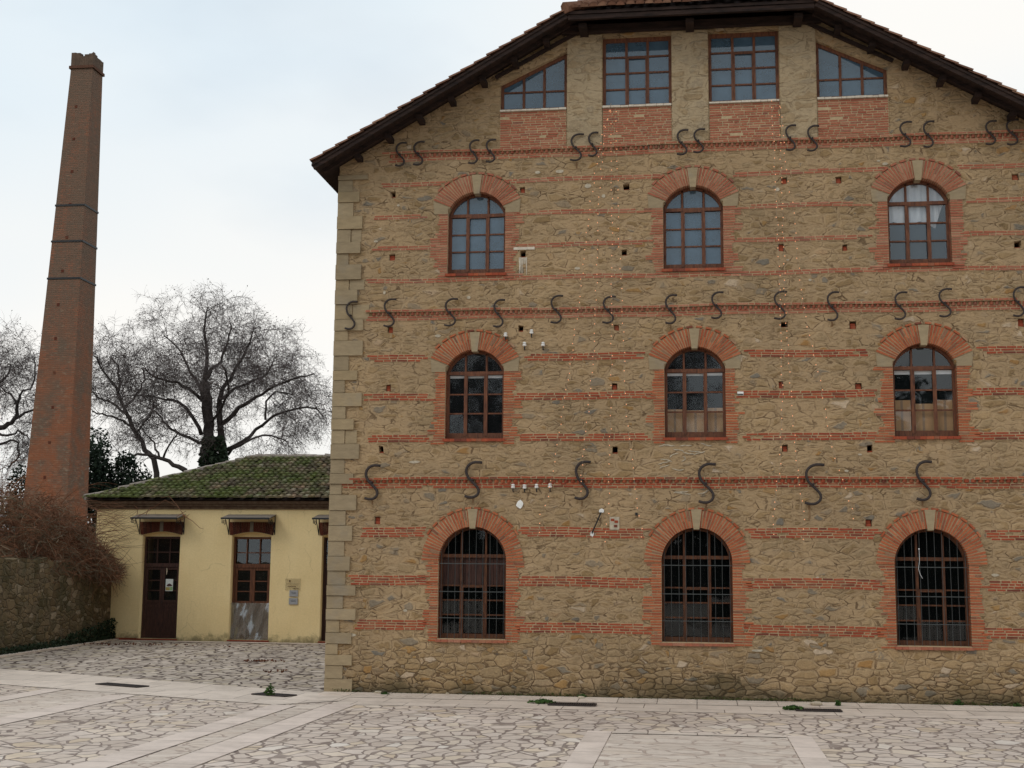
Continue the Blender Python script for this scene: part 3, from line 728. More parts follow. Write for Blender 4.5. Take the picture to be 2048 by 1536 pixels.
# attic windows
WM = M_wood
for k in range(4):
    x0, x1 = PIER[k]; yw = D+.12
    win = bpy.data.objects.new('attic_window', None); C.objects.link(win); win.parent = mill; win['_o'] = list(mill['_o'])
    shp = attic_shape(k); f = .05
    if k in (1, 2): inn = [(x0+f, 10.0), (x0+f, 11.13), (x1-f, 11.13), (x1-f, 10.0)]
    elif k == 0: inn = [(x0+f, 10.0), (x0+f, 10.385), (x1-f, 10.385+(x1-x0-2*f)*.474), (x1-f, 10.0)]
    else: inn = [(x0+f, 10.0), (x0+f, 10.385+(x1-x0-2*f)*.474), (x1-f, 10.385), (x1-f, 10.0)]
    poly_extrude('window_frame', shp, [inn], yw-.03, yw+.04, WM, win)
    def tz(x):
        if k in (1, 2): return 11.13
        q = (x-x0-f) if k == 0 else (x1-f-x)
        return 10.385+q*.474
    xm = [x0+(x1-x0)*.345, x0+(x1-x0)*.655]; mb = MB(); gb = MB()
    for x in xm: mb = MB(); mb.box(x-.022, x+.022, yw-.02, yw+.03, 9.99, tz(x)-.001); mb.build('mullion', WM, win)
    zr = [10.28, 10.57, 10.86] if k in (1, 2) else [10.30]
    xs = [x0+f, xm[0]-.022, xm[0]+.022, xm[1]-.022, xm[1]+.022, x1-f]
    for z in zr:
        for q in range(3): gb.box(xs[2*q]-.001, xs[2*q+1]+.001, yw-.015, yw+.02, z-.014, z+.014)
    if k in (1, 2):
        gb.box(xs[2], xs[2]+.018, yw-.035, yw-.016, 10.0, 10.84); gb.box(xs[3]-.018, xs[3], yw-.035, yw-.016, 10.0, 10.84); gb.box(xs[2]+.018, xs[3]-.018, yw-.035, yw-.016, 10.82, 10.84)
    gb.build('glazing_bar', WM, win)
    zz = [9.99]+zr
    for q in range(3):
        for a in range(len(zz)):
            xa, xb = xs[2*q]-.005, xs[2*q+1]+.005; z0 = zz[a]; 
            pm = MB(); tl = rnd(-.003, .003)
            if a+1 < len(zz): pm.quad((xa, yw+.006+tl, z0), (xb, yw+.006-tl, z0), (xb, yw+.006-tl, zz[a+1]), (xa, yw+.006+tl, zz[a+1]))
            else: pm.quad((xa, yw+.006+tl, z0), (xb, yw+.006-tl, z0), (xb, yw+.006-tl, tz(xb)+.01), (xa, yw+.006+tl, tz(xa)+.01))
            pm.build('pane', M_gl_hi, win)
    if k in (1, 2):       # dark lamps seen behind the top panes
        pass

# ---- roof of the mill
YF = D-.65; YB = D+14.6; HX = 2.06; APEX = (0, D+1.55, 12.62)
def barrel_tiles(mb, org, u, v, nrm, nu, nv, pu, pv, inside, r=None, seg=4, jit=.01, lift=.03):
    u = Vector(u).normalized(); v = Vector(v).normalized(); nrm = Vector(nrm).normalized(); org = Vector(org); r = r or pu*.5
    for i in range(nu):
        for j in range(nv):
            c = org+u*((i+.5)*pu)+v*(j*pv)
            if not inside(c+v*pv*.5): continue
            c = c+u*rnd(-jit, jit)+v*rnd(-jit, jit)+nrm*rnd(-jit*.3, jit*.6); L_ = pv*1.22; b = len(mb.v)
            for e in (0, 1):
                p = c+v*(L_*e)+nrm*(lift*(1-e)); rr = r*(1.0 if e == 0 else .82)
                for s in range(seg+1):
                    a = pi*s/seg; q = p+u*(-cos(a)*rr)+nrm*(sin(a)*rr*.75); mb.v.append(tuple(q))
                    if e == 0: pass
            n = seg+1
            for s in range(seg): mb.f.append((b+s, b+s+1, b+n+s+1, b+n+s))
            mb.f.append(tuple(b+s for s in range(n)))
roof = bpy.data.objects.new('roof', None); C.objects.link(roof); roof.parent = mill; roof['_o'] = list(mill['_o'])
ZE = 11.43; SL = .575; XE = 6.44; zE = ZE-SL*(XE-HX)
def plane_z(x): return ZE-SL*(abs(x)-HX)
for s in (-1, 1):
    v = Vector((-s, 0, SL)).normalized(); n = Vector((s*SL, 0, 1)).normalized()
    apz = APEX[2]
    poly = [(s*XE, YF), (s*HX, YF), (0, APEX[1]), (0, YB), (s*XE, YB)]
    def inside(c, s=s):
        ax = abs(c.x)
        if c.x*s < .02 or ax > XE+.05 or c.y > YB: return False
        return c.y >= YF+(HX-ax)/HX*(APEX[1]-YF)*1.0 if ax < HX else c.y >= YF-.02
    tm = MB(); barrel_tiles(tm, (s*XE, YF-.03, zE+.005), (0, 1, 0), v, n, 74, 30, .155, .25, inside, lift=.022)
    tm.build('roof_tiles', M_tile, roof, True)
    # boarded deck under the tiles
    dk = MB(); top = [Vector((x, y, plane_z(x)-.012)) for x, y in poly]; bot = [p-Vector((0, 0, .04)) for p in top]
    k = len(top); o = len(dk.v); dk.v += [tuple(p) for p in top+bot]
    dk.f.append(tuple(range(o, o+k))); dk.f.append(tuple(range(o+k, o+2*k))[::-1])
    for q in range(k): q2 = (q+1) % k; dk.f.append((o+q, o+k+q, o+k+q2, o+q2))
    dk.build('roof_deck', M_roofwood, roof)
    # barge rafter along the edge, and a second rafter against the wall
    def raft(y, xa, xb, dz, w_, h_):
        rf = MB(); rf.bar((s*xa, y, plane_z(xa)-dz), (s*xb, y, plane_z(xb)-dz), w_, h_); rf.build('rafter', M_roofwood, roof)
    raft(YF+.05, XE-.02, HX, .085, .06, .075)
    raft(YF+.40, XE-.1, HX, .085, .07, .075)
    # purlins whose ends stick out under the rafters
    for x in (5.75, 5.2, 4.65, 4.1, 3.55, 3.0, 2.45):
        pu = MB(); z = plane_z(x)-.165; pu.box(s*x-.05, s*x+.05, YF+.34+rnd(-.06, .06), D+.4, z-.042, z+.042); pu.build('purlin', M_roofwood, roof)
    # short board nailed across the outer pier head
    bd = MB(); bd.bar((s*3.36, D-.07, 10.52), (s*1.70, D-.07, 11.40), .05, .06); bd.build('verge_board', M_roofwood, roof)
# half hip at the top of the gable
v = Vector((0, APEX[1]-YF, APEX[2]-ZE)).normalized(); n = Vector((0, -(APEX[2]-ZE), APEX[1]-YF)).normalized()
def inh(c):
    q = (c.y-YF)/(APEX[1]-YF); return -.05 < q < 1 and abs(c.x) < HX*(1-q)+.06
tm = MB(); barrel_tiles(tm, (-2.15, YF-.05, ZE+.0), (1, 0, 0), v, n, 28, 10, .155, .28, inh, jit=.012)
for s in (-1, 1):
    for q in range(9):       # hip tiles
        a = Vector((s*(HX+.03), YF-.05, ZE+.03)).lerp(Vector((0, APEX[1], APEX[2]+.06)), q/9); bb = Vector((s*(HX+.03), YF-.05, ZE+.03)).lerp(Vector((0, APEX[1], APEX[2]+.06)), (q+1.2)/9)
        tm.tube([a, bb], [.10, .08], 7)
tm.build('hip_tiles', M_tile, roof, False)
dk = MB(); a, b_, c_ = Vector((-HX, YF, ZE-.02)), Vector((HX, YF, ZE-.02)), Vector(APEX)-Vector((0, 0, .04)); dn = Vector((0, 0, .05))
dk.quad(a, b_, c_); dk.quad(a-dn, c_-dn, b_-dn); dk.quad(a-dn, b_-dn, b_, a); dk.build('hip_deck', M_roofwood, roof)
fb = MB(); fb.box(-HX+.02, HX-.02, YF+.02, YF+.09, ZE-.155, ZE-.075)
fb.build('eave_beam', M_roofwood, roof)
for k in range(12):
    x = -1.8+k*.327; rb = MB(); rb.bar((x, YF+.1, ZE-.11), (x, D+.1, ZE-.11+(D-YF)*.5), .06, .08); rb.build('hip_rafter', M_roofwood, roof)
pb = MB(); pb.box(-2.2, 2.2, D-.16, D-.05, 11.24, 11.37); pb.build('wall_plate', M_roofwood, roof)
for xx in (-1.81, 0, 1.8):
    pb = MB(); pb.box(xx-.07, xx+.07, YF+.2, D+.1, 11.20, 11.28); pb.build('cantilever_beam', M_roofwood, roof)

# wrought-iron S anchors
SP = [(.52, .97), (.17, 1.0), (-.12, .9), (-.3, .68), (-.33, .42), (-.22, .12), (-.02, -.1), (.2, -.33), (.34, -.55), (.32, -.8), (.12, -.97), (-.14, -1.0), (-.40, -.93)]
def sanchor(px, py, hpx, seed):
    p = at(px, py, D); h = hpx/121/2; rr = .024 if hpx > 62 else .017
    e = .06*sin(seed*3.7); m = MB()
    pts = [(p.x+(x*h*1.0+e*z*h*.3)*(1+.08*sin(seed*2.1)), D-.07, p.z+z*h) for x, z in SP]
    # smooth
    P = [Vector(q) for q in pts]; Q = []
    for i in range(len(P)-1):
        a = P[max(i-1, 0)]; b1 = P[i]; c1 = P[i+1]; d1 = P[min(i+2, len(P)-1)]
        for t in (0, .5): Q.append(.5*((2*b1)+(-a+c1)*t+(2*a-5*b1+4*c1-d1)*t*t+(-a+3*b1-3*c1+d1)*t**3))
    Q.append(P[-1])
    m.tube(Q, rr, 6); m.tube([(p.x, D+.02, p.z), (p.x, D-.1, p.z)], rr*.9, 6)
    return m.build('wall_anchor', M_iron, mill, True)
AN = [(802,311,50),(838,309,50),(948,306,50),(982,304,48),(1153,297,56),(1186,291,50),(1364,287,52),(1397,284,49),(1580,278,52),(1624,279,52),(1809,271,51),(1855,271,53),(1979,268,48),(2022,267,51),
      (703,632,58),(780,627,57),(902,626,56),(998,628,56),(1113,620,56),(1217,621,54),(1341,620,58),(1433,612,53),(1559,612,55),(1664,614,57),(1799,613,54),(1888,607,55),(2035,605,57),
      (745,965,69),(946,960,71),(1164,961,74),(1412,967,76),(1626,969,77),(1845,962,74)]
for k, (px, py, h) in enumerate(AN): sanchor(px, py, h, k)

M_rust = simple('rust_stain', (.17, .085, .04), .95, .1, .3, 9, 0, c2=(.27, .18, .10))
for px, py, l in ((1412, 1006, .14), (1618, 1010, .26), (946, 998, .08), (1164, 1001, .10), (745, 1001, .08), (1845, 1001, .10), (1341, 650, .08), (1664, 644, .08), (1153, 326, .1)):
    p = at(px, py, D); n = 6; pts = [(p.x-.012, p.z)]+[(p.x-.012+.006*(-1)**k*rnd(.2, 1), p.z-l*k/n) for k in range(1, n)]+[(p.x, p.z-l)]+[(p.x+.014+.005*rnd(-1, 1), p.z-l*k/n) for k in range(n-1, -1, -1)]
    poly_extrude('rust_streak', pts, [], D-.005, D+.01, M_rust, mill)

# ------------------------------------------------------------------ small things on and in the mill
def insulator(px, py, lab):
    p = at(px, py, D-.05)
    t = thing('porcelain_insulator', lab, 'insulator', (p.x, D-.05, p.z), 'porcelain insulators on the mill wall')
    m = MB(); m.tube([p+Vector((0, 0, .05)), p+Vector((0, 0, .03)), p+Vector((0, 0, .025)), p+Vector((0, 0, .0)), p+Vector((0, 0, -.02))], [.022, .034, .022, .036, .028], 8); m.build('porcelain_cup', M_white_p, t, True)
    m = MB(); m.tube([p+Vector((0, 0, -.02)), p+Vector((0, 0, -.065)), p+Vector((0, .06, -.075))], .011, 5); m.build('iron_hook', M_black, t)
for (px, py), lab in zip([(1026,974),(1049,975),(1073,974),(1100,973),(1011,671),(1063,665),(1049,690),(1086,690)],
    ['white insulator at the left end of the row under the lowest toothed band', 'white insulator second from left in the row under the lowest toothed brick band',
     'white insulator third from left in the row under the lowest toothed brick band', 'white insulator at the right end of the row under the lowest toothed band',
     'white insulator just left of the dark square hole above the left middle-floor arch', 'white insulator just right of the dark square hole, topmost of its group',
     'white insulator below the dark square hole beside the left middle-floor arch', 'white insulator furthest right of the scattered four beside the left middle-floor arch']):
    insulator(px, py, lab)
def blotch(mb, px, py, w_, h_, n=9):
    p = at(px, py, D); pts = [(p.x+cos(2*pi*k/n)*w_/2*rnd(.7, 1.15), p.z+sin(2*pi*k/n)*h_/2*rnd(.7, 1.15)) for k in range(n)]
    b = len(mb.v)
    for y in (D-.014, D+.01): mb.v += [(x, y, z) for x, z in pts]
    mb.f.append(tuple(range(b, b+n))); 
    for k in range(n): k2 = (k+1) % n; mb.f.append((b+k, b+k2, b+n+k2, b+n+k))
for q in ((1040, 1008, .13, .14), (1203, 1022, .1, .08), (1184, 1068, .07, .09)): m = MB(); blotch(m, *q); m.build('plaster_patch', M_white_p, mill)
p = at(1229, 1046, D); m = MB(); m.box(p.x-.08, p.x+.08, D-.02, D+.01, p.z-.11, p.z+.10); o = m.build('plaster_patch', M_white, mill)
m = MB()
for dx, dz in ((-.03, .05), (.03, .02), (.02, -.05)): m.box(p.x+dx-.028, p.x+dx+.028, D-.026, D, p.z+dz-.02, p.z+dz+.02)
m.build('exposed_brick', M_brick, mill)
a, b_ = at(1202, 1025, D-.05), at(1184, 1066, D-.05)
m = MB(); m.tube([a+Vector((0, .06, 0)), a, b_, b_+Vector((0, .06, 0))], .012, 6)
tag(m.build('iron_rod', M_black), 'short slanting black rod fixed between two white plaster dabs on the mill wall', 'rod')
# little black box above the middle ground-floor arch
p = at(1273, 1028, D); m = MB(); m.box(p.x-.02, p.x+.02, D-.03, D+.01, p.z-.025, p.z+.02); m.build('wall_box', M_black, mill)

# fresh white mortar smeared round the stones under the middle window, white tag, hanging cord
def smear(x0, x1, z0, z1, n):
    for k in range(n):
        m = MB(); x = rnd(x0, x1); z = rnd(z0, z1); pts = [(x, D-.004, z)]; a = rnd(-.5, .5)+(pi if random.random() < .5 else 0)
        for q in range(4): a += rnd(-.7, .7); pts.append((pts[-1][0]+.055*cos(a), D-.004, pts[-1][2]+.025*sin(a)))
        m.tube(pts, [.005, .011, .008, .012, .004], 5); m.build('mortar_smear', M_white, mill)
smear(-.62, .25, 3.92, 4.13, 9); smear(-.62, -.2, 3.66, 3.92, 5); smear(-.55, .15, 3.28, 3.36, 5)
p = at(1481, 788, D-.03)
t = thing('wall_tag', 'small white tag with a dark stripe right of the middle window of the middle floor', 'tag', tuple(p))
m = MB(); m.box(p.x-.05, p.x+.05, D-.03, D-.002, p.z-.02, p.z+.04); m.build('tag_plate', M_white_p, t)
m = MB(); m.box(p.x-.05, p.x+.045, D-.034, D-.0301, p.z-.015, p.z+.004); m.build('dark_stripe', M_black, t)
Q = [at(x, y, D-.005) for x, y in ((1838, 1098), (1839, 1120), (1837, 1138), (1841, 1150), (1845, 1157))]
m = MB(); m.tube(Q, .003, 5); m.blob(tuple(Q[0]), .012, .01, .012, 7, 5)
tag(m.build('hanging_cord', M_rail), 'thin pale cord with a white knob hanging on the grille of the right ground-floor window', 'cord')

# cardboard boxes and curtain behind the panes
def carton(x0, x1, z0, z1, y, lab, wn):
    t = thing('cardboard_box', lab, 'box', ((x0+x1)/2, y, z0), 'cardboard boxes stacked behind the middle floor windows')
    m = MB(); m.box(x0, x1, y, y+.3, z0, z1); m.build('carton_body', M_card, t)
    m = MB(); m.box((x0+x1)/2-.02, (x0+x1)/2+.02, y-.002, y+.302, z0+.01, z1+.002); m.build('packing_tape', simple('packing_tape', (.30, .20, .12), .5, .4, .1, 5, 0), t)
y = D+.24
carton(-.44, -.19, 4.30, 4.72, y, 'cardboard box at the left of the three behind the middle window of the middle floor', 1)
carton(-.15, .20, 4.30, 4.70, y, 'cardboard box in the centre behind the middle window of the middle floor', 1)
carton(.23, .48, 4.30, 4.74, y, 'cardboard box at the right of the three behind the middle window of the middle floor', 1)
carton(3.22, 3.50, 4.30, 4.84, y, 'tall cardboard box behind the left panes of the right-hand middle-floor window', 2)
carton(3.54, 3.86, 4.30, 4.78, y, 'cardboard box behind the centre panes of the right-hand middle-floor window', 2)
carton(3.90, 4.18, 4.30, 4.84, y, 'tall cardboard box behind the right panes of the right-hand middle-floor window', 2)
m = MB(); nx = 40; b0 = len(m.v)
for q in range(nx+1):
    x = 3.22+q*(.96/nx); yy = D+.215+.018*sin(q*1.1)+.01*sin(q*2.7)
    zb = 7.80+.02*sin(q*.35)+(-.10*max(0, (q-27)/6) if q < 33 else .45*(q-33)/7)
    m.v += [(x, yy, min(zb, 8.1)), (x, yy+.01, 8.45)]
for q in range(nx): m.f.append((b0+2*q, b0+2*q+2, b0+2*q+3, b0+2*q+1))
tag(m.build('curtain', M_cloth, None, True), 'white curtain gathered up behind the top right arched window', 'curtain')

# light strings
def light_string(pts, lab, step=.14):
    P = [at(px, py, D-.10) for px, py in pts]
    t = thing('light_string', lab, 'light string', tuple(P[0]), 'strings of tiny warm lights hanging down the mill')
    m = MB(); m.tube(P, .0018, 3); m.build('wire', M_wire, t)
    bm_ = MB(); r = .008; bm_.blob((0, 0, 0), r, r, r*1.15, 6, 4)
    me = None; acc = 0
    for a, b1 in zip(P[:-1], P[1:]):
        L_ = (b1-a).length; s = (step-acc)
        while s < L_:
            q = a.lerp(b1, s/L_)
            if me is None:
                o = bm_.build('bulb', M_bulb); me = o.data; o.parent = t
            else:
                o = bpy.data.objects.new('bulb', me); C.objects.link(o); o.parent = t
            jx, jz = rnd(-.015, .015), rnd(-.02, .02)
            o.location = (q.x+jx-P[0].x, q.y-P[0].y, q.z+jz-P[0].z)
            s += step*rnd(.8, 1.25)
        acc = max(0, L_-(s-step))
light_string([(1222,206),(1202,280),(1182,397),(1156,617),(1141,728),(1128,800),(1113,900),(1096,997),(1081,1029),(1077,1065)], 'leftmost string of tiny lights, drifting left as it hangs from the left attic window sill')
light_string([(1222,206),(1206,290),(1202,340),(1198,412),(1194,523),(1191,632),(1188,696),(1176,829),(1168,900),(1160,985)], 'second string of tiny lights from the left, below the left attic window')
light_string([(1222,206),(1223,280),(1224,520),(1223,728),(1221,860),(1217,970),(1219,1009),(1208,1091)], 'straightest string of tiny lights, falling plumb from the left attic window sill', .16)
light_string([(1222,206),(1233,225),(1234,330),(1240,515),(1246,657),(1252,827),(1259,884),(1265,930),(1270,972),(1278,1030),(1284,1060),(1281,1083)], 'fourth string of tiny lights, curving slightly right below the left attic window', .17)
light_string([(1558,198),(1541,203),(1547,267),(1549,340),(1557,500),(1560,600),(1565,800),(1560,930),(1554,972),(1547,1034),(1548,1072)], 'leftmost string of tiny lights below the right attic window')
light_string([(1558,198),(1559,256),(1562,330),(1566,430),(1568,520),(1570,620),(1580,760),(1593,915),(1597,967),(1603,990),(1608,1035),(1607,1086)], 'middle string of tiny lights below the right attic window')
light_string([(1558,198),(1567,263),(1570,330),(1579,376),(1588,427),(1594,512),(1612,640),(1639,757),(1654,837),(1664,888),(1675,932),(1686,960),(1703,1015),(1709,1050)], 'rightmost string of tiny lights, slanting right below the right attic window', .16)

# ------------------------------------------------------------------ yellow annex
AX0 = -17.2; AX1 = -4.0; AT = 3.72
annex = thing('yellow_annex', 'low yellow plastered building with a mossy tiled hip roof beside the mill', 'building', (-12, YA, 0))
DO = [(-15.78, -14.64), (-13.10, -11.94), (-10.45, -9.3), (-7.75, -6.6)]
hl = []
for x0, x1 in DO: hl.append([(x0, .05)]+[(x0, 2.98)]+[(x0+(x1-x0)*q/6, 2.98+.09*sin(pi*q/6)) for q in range(1, 6)]+[(x1, 2.98), (x1, .05)])
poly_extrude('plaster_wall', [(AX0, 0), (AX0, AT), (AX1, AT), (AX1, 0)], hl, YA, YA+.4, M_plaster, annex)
b = MB(); b.box(AX0, AX0+.4, YA+.4, YA+7, 0, AT); b.box(AX1-.4, AX1, YA+.4, YA+7, 0, AT); b.box(AX0, AX1, YA+7, YA+7.4, 0, AT); b.build('rear_wall', M_plaster, annex)
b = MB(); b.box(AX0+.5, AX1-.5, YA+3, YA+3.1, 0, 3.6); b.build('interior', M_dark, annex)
# cornice
cb = MB(); 
for k, (dy, z0, z1) in enumerate(((.05, 3.722, 3.80), (.13, 3.802, 3.87), (.22, 3.872, 3.95))): cb.box(AX0-dy, AX1+dy, YA-dy, YA+7.3+dy, z0, z1)
cb.build('cornice', simple('cornice_brick', (.09, .05, .032), .95, .1, .3, 9, .5, c2=(.19, .13, .085)), annex)
# roof
RE = -17.45; RY0 = YA-.34; RZ = 3.97; RYr = YA+3.7; RZr = 5.50; RX = -13.75
aroof = bpy.data.objects.new('roof', None); C.objects.link(aroof); aroof.parent = annex; aroof['_o'] = list(annex['_o'])
dk = MB(); A = (RE, RY0, RZ); B_ = (-3.6, RY0, RZ); Cc = (-6, RYr, RZr); Dd = (RX, RYr, RZr); E_ = (RE, RYr*2-RY0, RZ); F_ = (-3.6, RYr*2-RY0, RZ)
dk.quad(A, B_, Cc, Dd); dk.quad(A, Dd, E_); dk.quad(Dd, Cc, F_, E_); dk.quad(B_, F_, Cc); dk.quad(A, E_, F_, B_); dk.build('roof_deck', M_roofwood, aroof)
v = Vector((0, RYr-RY0, RZr-RZ)).normalized(); n = Vector((0, -(RZr-RZ), RYr-RY0)).normalized()
def ina(c):
    q = (c.y-RY0)/(RYr-RY0); return q < 1 and c.x > RE+(RX-RE)*q-.02 and c.x < -6.0
tm = MB(); barrel_tiles(tm, (RE, RY0-.05, RZ+.02), (1, 0, 0), v, n, 66, 15, .18, .285, ina, jit=.028, lift=.05)
tm.build('roof_tiles', M_mosst, aroof, False)
v = Vector((RX-RE, 0, RZr-RZ)).normalized(); n = Vector((-(RZr-RZ), 0, RX-RE)).normalized()
def inb(c):
    q = (c.x-RE)/(RX-RE); return q < 1 and c.y > RY0+(RYr-RY0)*q and c.y < 2*RYr-RY0-(RYr-RY0)*q
tm = MB(); barrel_tiles(tm, (RE-.05, RY0, RZ+.02), (0, 1, 0), v, n, 46, 15, .18, .285, inb, jit=.028, lift=.05)
tm.build('hip_tiles', M_mosst, aroof, False)
rt = MB()
for a, b1, n_ in ((Vector(A), Vector(Dd), 16), (Vector(Dd), Vector(Cc), 24)):
    for q in range(n_):
        p0 = a.lerp(b1, q/n_)+Vector((0, 0, .045+rnd(-.015, .03))); p1 = a.lerp(b1, min(1, (q+1.15)/n_))+Vector((0, 0, .05+rnd(-.015, .03))); rt.tube([p0, p1], [.095, .075], 7)
rt.build('ridge_tiles', simple('lichen_tile', (.17, .14, .115), .95, .1, .3, 7, .6, c2=(.36, .31, .27)), aroof)
# doors with awnings
def annex_door(i, x0, x1):
    yb = YA+.20; d = bpy.data.objects.new('double_door', None); C.objects.link(d); d.parent = annex; d['_o'] = list(annex['_o'])
    wd = M_wood2 if i != 1 else simple('reddish_door_wood', (.06, .022, .012), .7, .3, .3, 5, .3, stretch=(8, 8, 1), c2=(.17, .065, .03))
    cx = (x0+x1)/2; zt = 2.12; m = MB()
    m.box(x0, x0+.06, yb, yb+.08, .05, 2.94); m.box(x1-.06, x1, yb, yb+.08, .05, 2.94); m.box(x0+.06, x1-.06, yb, yb+.08, 2.88, 2.94); m.box(x0+.06, x1-.06, yb-.02, yb+.07, zt-.05, zt+.06)
    m.build('door_frame', wd, d)
    m = MB(); m.box(x0, x1, yb+.01, yb+.06, 2.942, 3.1); m.build('arch_infill', M_plaster, d)
    m = MB()
    for q in (1, 2): m.box(x0+(x1-x0)*q/3-.015, x0+(x1-x0)*q/3+.015, yb+.005, yb+.05, zt+.06, 2.88)
    m.box(x0+.06, x1-.06, yb+.01, yb+.045, 2.48, 2.51); m.build('transom_bar', wd, d)
    m = MB(); m.box(x0+.06, x1-.06, yb+.052, yb+.058, zt+.06, 2.88); m.build('transom_pane', M_gl_lo, d)
    for s in (0, 1):
        a = x0+.065+s*(cx-x0-.065); b1 = a+(cx-x0-.07); m = MB(); z0 = .06; z1 = zt-.055
        m.box(a, a+.07, yb+.01, yb+.055, z0, z1); m.box(b1-.07, b1, yb+.01, yb+.055, z0, z1)
        for z in (z0, .92, 1.06, z1-.07): m.box(a+.07, b1-.07, yb+.01, yb+.055, z, z+.07)
        m.box(a+.07, b1-.07, yb+.025, yb+.05, z0+.07, .92); m.box(a+.07, b1-.07, yb+.03, yb+.05, .99, 1.06)
        for k in range(4): m.box(a+.085+k*.075, a+.145+k*.075, yb+.018, yb+.025, z0+.1, .88)
        for z in (1.40, 1.69): m.box(a+.07, b1-.07, yb+.015, yb+.05, z-.015, z+.015)
        lf = m.build('door_leaf', wd, d)
        m = MB(); m.box(a+.07, b1-.07, yb+.04, yb+.046, 1.13, z1-.07); m.build('door_pane', M_gl_lo, d)
    m = MB(); m.tube([(cx+.03, yb-.03, 1.02), (cx+.03, yb-.03, 1.12)], .01, 5); m.tube([(cx+.03, yb+.02, 1.07), (cx+.03, yb-.03, 1.07)], .007, 5); m.build('door_handle', M_iron, d)
    m = MB(); m.box(x0-.03, x1+.03, YA-.03, YA+.2, .012, .048); m.build('threshold', simple('red_threshold', (.30, .06, .035), .8, .2, .2, 9), annex)
    # flat brick arch over the opening
    m = MB(); xa, xb = x0-.06, x1+.06; n_ = 26
    for k in range(n_):
        t0 = xa+(xb-xa)*k/n_; t1 = xa+(xb-xa)*(k+1)/n_
        if abs((t0+t1)/2-cx) < .05: continue
        zb = 2.99+.09*sin(pi*max(0, min(1, (t0-x0)/(x1-x0)))); sk = (t0-cx)*.07
        m.hexa([(t0+.003, YA-.02, zb), (t1-.003, YA-.02, zb), (t1-.003, YA+.1, zb), (t0+.003, YA+.1, zb), (t0+sk+.003, YA-.02, 3.36), (t1+sk-.003, YA-.02, 3.36), (t1+sk-.003, YA+.1, 3.36), (t0+sk+.003, YA+.1, 3.36)])
    ar = m.build('brick_lintel', M_dbrick, annex)
    m = MB(); m.box(cx-.05, cx+.05, YA-.035, YA+.1, 3.08, 3.37); m.build('keystone', simple('grey_keystone', (.20, .17, .13), .9, .2, .2, 9), ar)
    # awning
    aw = bpy.data.objects.new('awning', None); C.objects.link(aw); aw.parent = annex; aw['_o'] = list(annex['_o'])
    ya = YA-.62; za, zb = 3.435, 3.56; e = .13; m = MB()
    m.hexa([(x0-e, ya, za), (x1+e, ya, za), (x1+e, YA, zb), (x0-e, YA, zb), (x0-e, ya, za+.02), (x1+e, ya, za+.02), (x1+e, YA, zb+.02), (x0-e, YA, zb+.02)])
    m.build('awning_sheet', simple('grey_sheet', (.25, .215, .185), .6, .3, .15, 6), aw)
    m = MB(); m.box(x0-e, x1+e, ya-.012, ya-.001, za-.02, za+.03); m.build('awning_edge', M_black, aw)
    for x in (x0-e+.03, x1+e-.03):
        m = MB(); m.tube([(x, ya+.02, za-.01), (x, YA, zb-.02)], .012, 5); m.tube([(x, YA-.01, zb), (x, YA-.01, 3.0)], .014, 5)
        m.tube([(x, ya+.3, za-.0), (x, YA-.01, 3.02)], .012, 5)
        m.tube([(x, ya+.02, za), (x, ya+.02, za-.12), (x, ya+.2, za-.12)], .009, 4)
        pts = [(x, ya+.26+.06*cos(a), za-.10+.06*sin(a)) for a in [k*pi/5 for k in range(11)]]; m.tube(pts, .008, 4)
        pts = [(x, ya+.12+.035*cos(a), za-.07+.035*sin(a)) for a in [k*pi/4 for k in range(9)]]; m.tube(pts, .007, 4)
        m.build('scroll_bracket', M_black, aw)
for i, (x0, x1) in enumerate(DO): annex_door(i, x0, x1)
# lean-to plinth stain edge: red step at the far left
m = MB(); m.box(-16.7, -15.82, YA-.04, YA-.002, .0, .06); m.build('plinth', simple('red_plinth', (.26, .055, .03), .8, .2, .2, 9), annex)

# things on the annex front
p = at(338, 1170, YA+.17)
t = thing('paper_poster', 'small colourful paper poster taped to the leftmost dark door', 'poster', (p.x, YA+.17, p.z))
m = MB(); m.box(p.x-.11, p.x+.11, YA+.19, YA+.194, p.z-.17, p.z+.17); m.build('paper', simple('poster_paper', (.55, .60, .58), .8, .2, .15, 12, 0, c2=(.72, .72, .68)), t)
m = MB(); m.quad((p.x-.09, YA+.187, p.z-.03), (p.x-.02, YA+.187, p.z-.045), (p.x+.10, YA+.187, p.z-.03), (p.x+.06, YA+.187, p.z+.02), (p.x, YA+.187, p.z+.045), (p.x-.05, YA+.187, p.z+.02)); m.build('printed_roof', simple('poster_brown', (.09, .05, .05), .8, .2, .1, 9, 0), t)
m = MB(); m.box(p.x-.10, p.x+.02, YA+.187, YA+.189, p.z-.15, p.z-.06); m.build('printed_flowers', simple('poster_red', (.45, .12, .05), .8, .2, .5, 40, 0, c2=(.25, .45, .12)), t)
m = MB(); m.box(p.x+.025, p.x+.10, YA+.187, YA+.189, p.z-.15, p.z-.05); m.build('printed_lawn', simple('poster_green', (.25, .42, .2), .8, .2, .3, 30, 0), t)
p = at(333, 1141, YA+.17)
m = MB(); m.tube([(p.x, YA+.19, p.z+.07), (p.x+.01, YA+.185, p.z-.02), (p.x, YA+.19, p.z-.12)], [.012, .02, .01], 5)
tag(m.build('door_charm', M_white), 'small pale ornament hanging above the poster on the leftmost door', 'ornament')
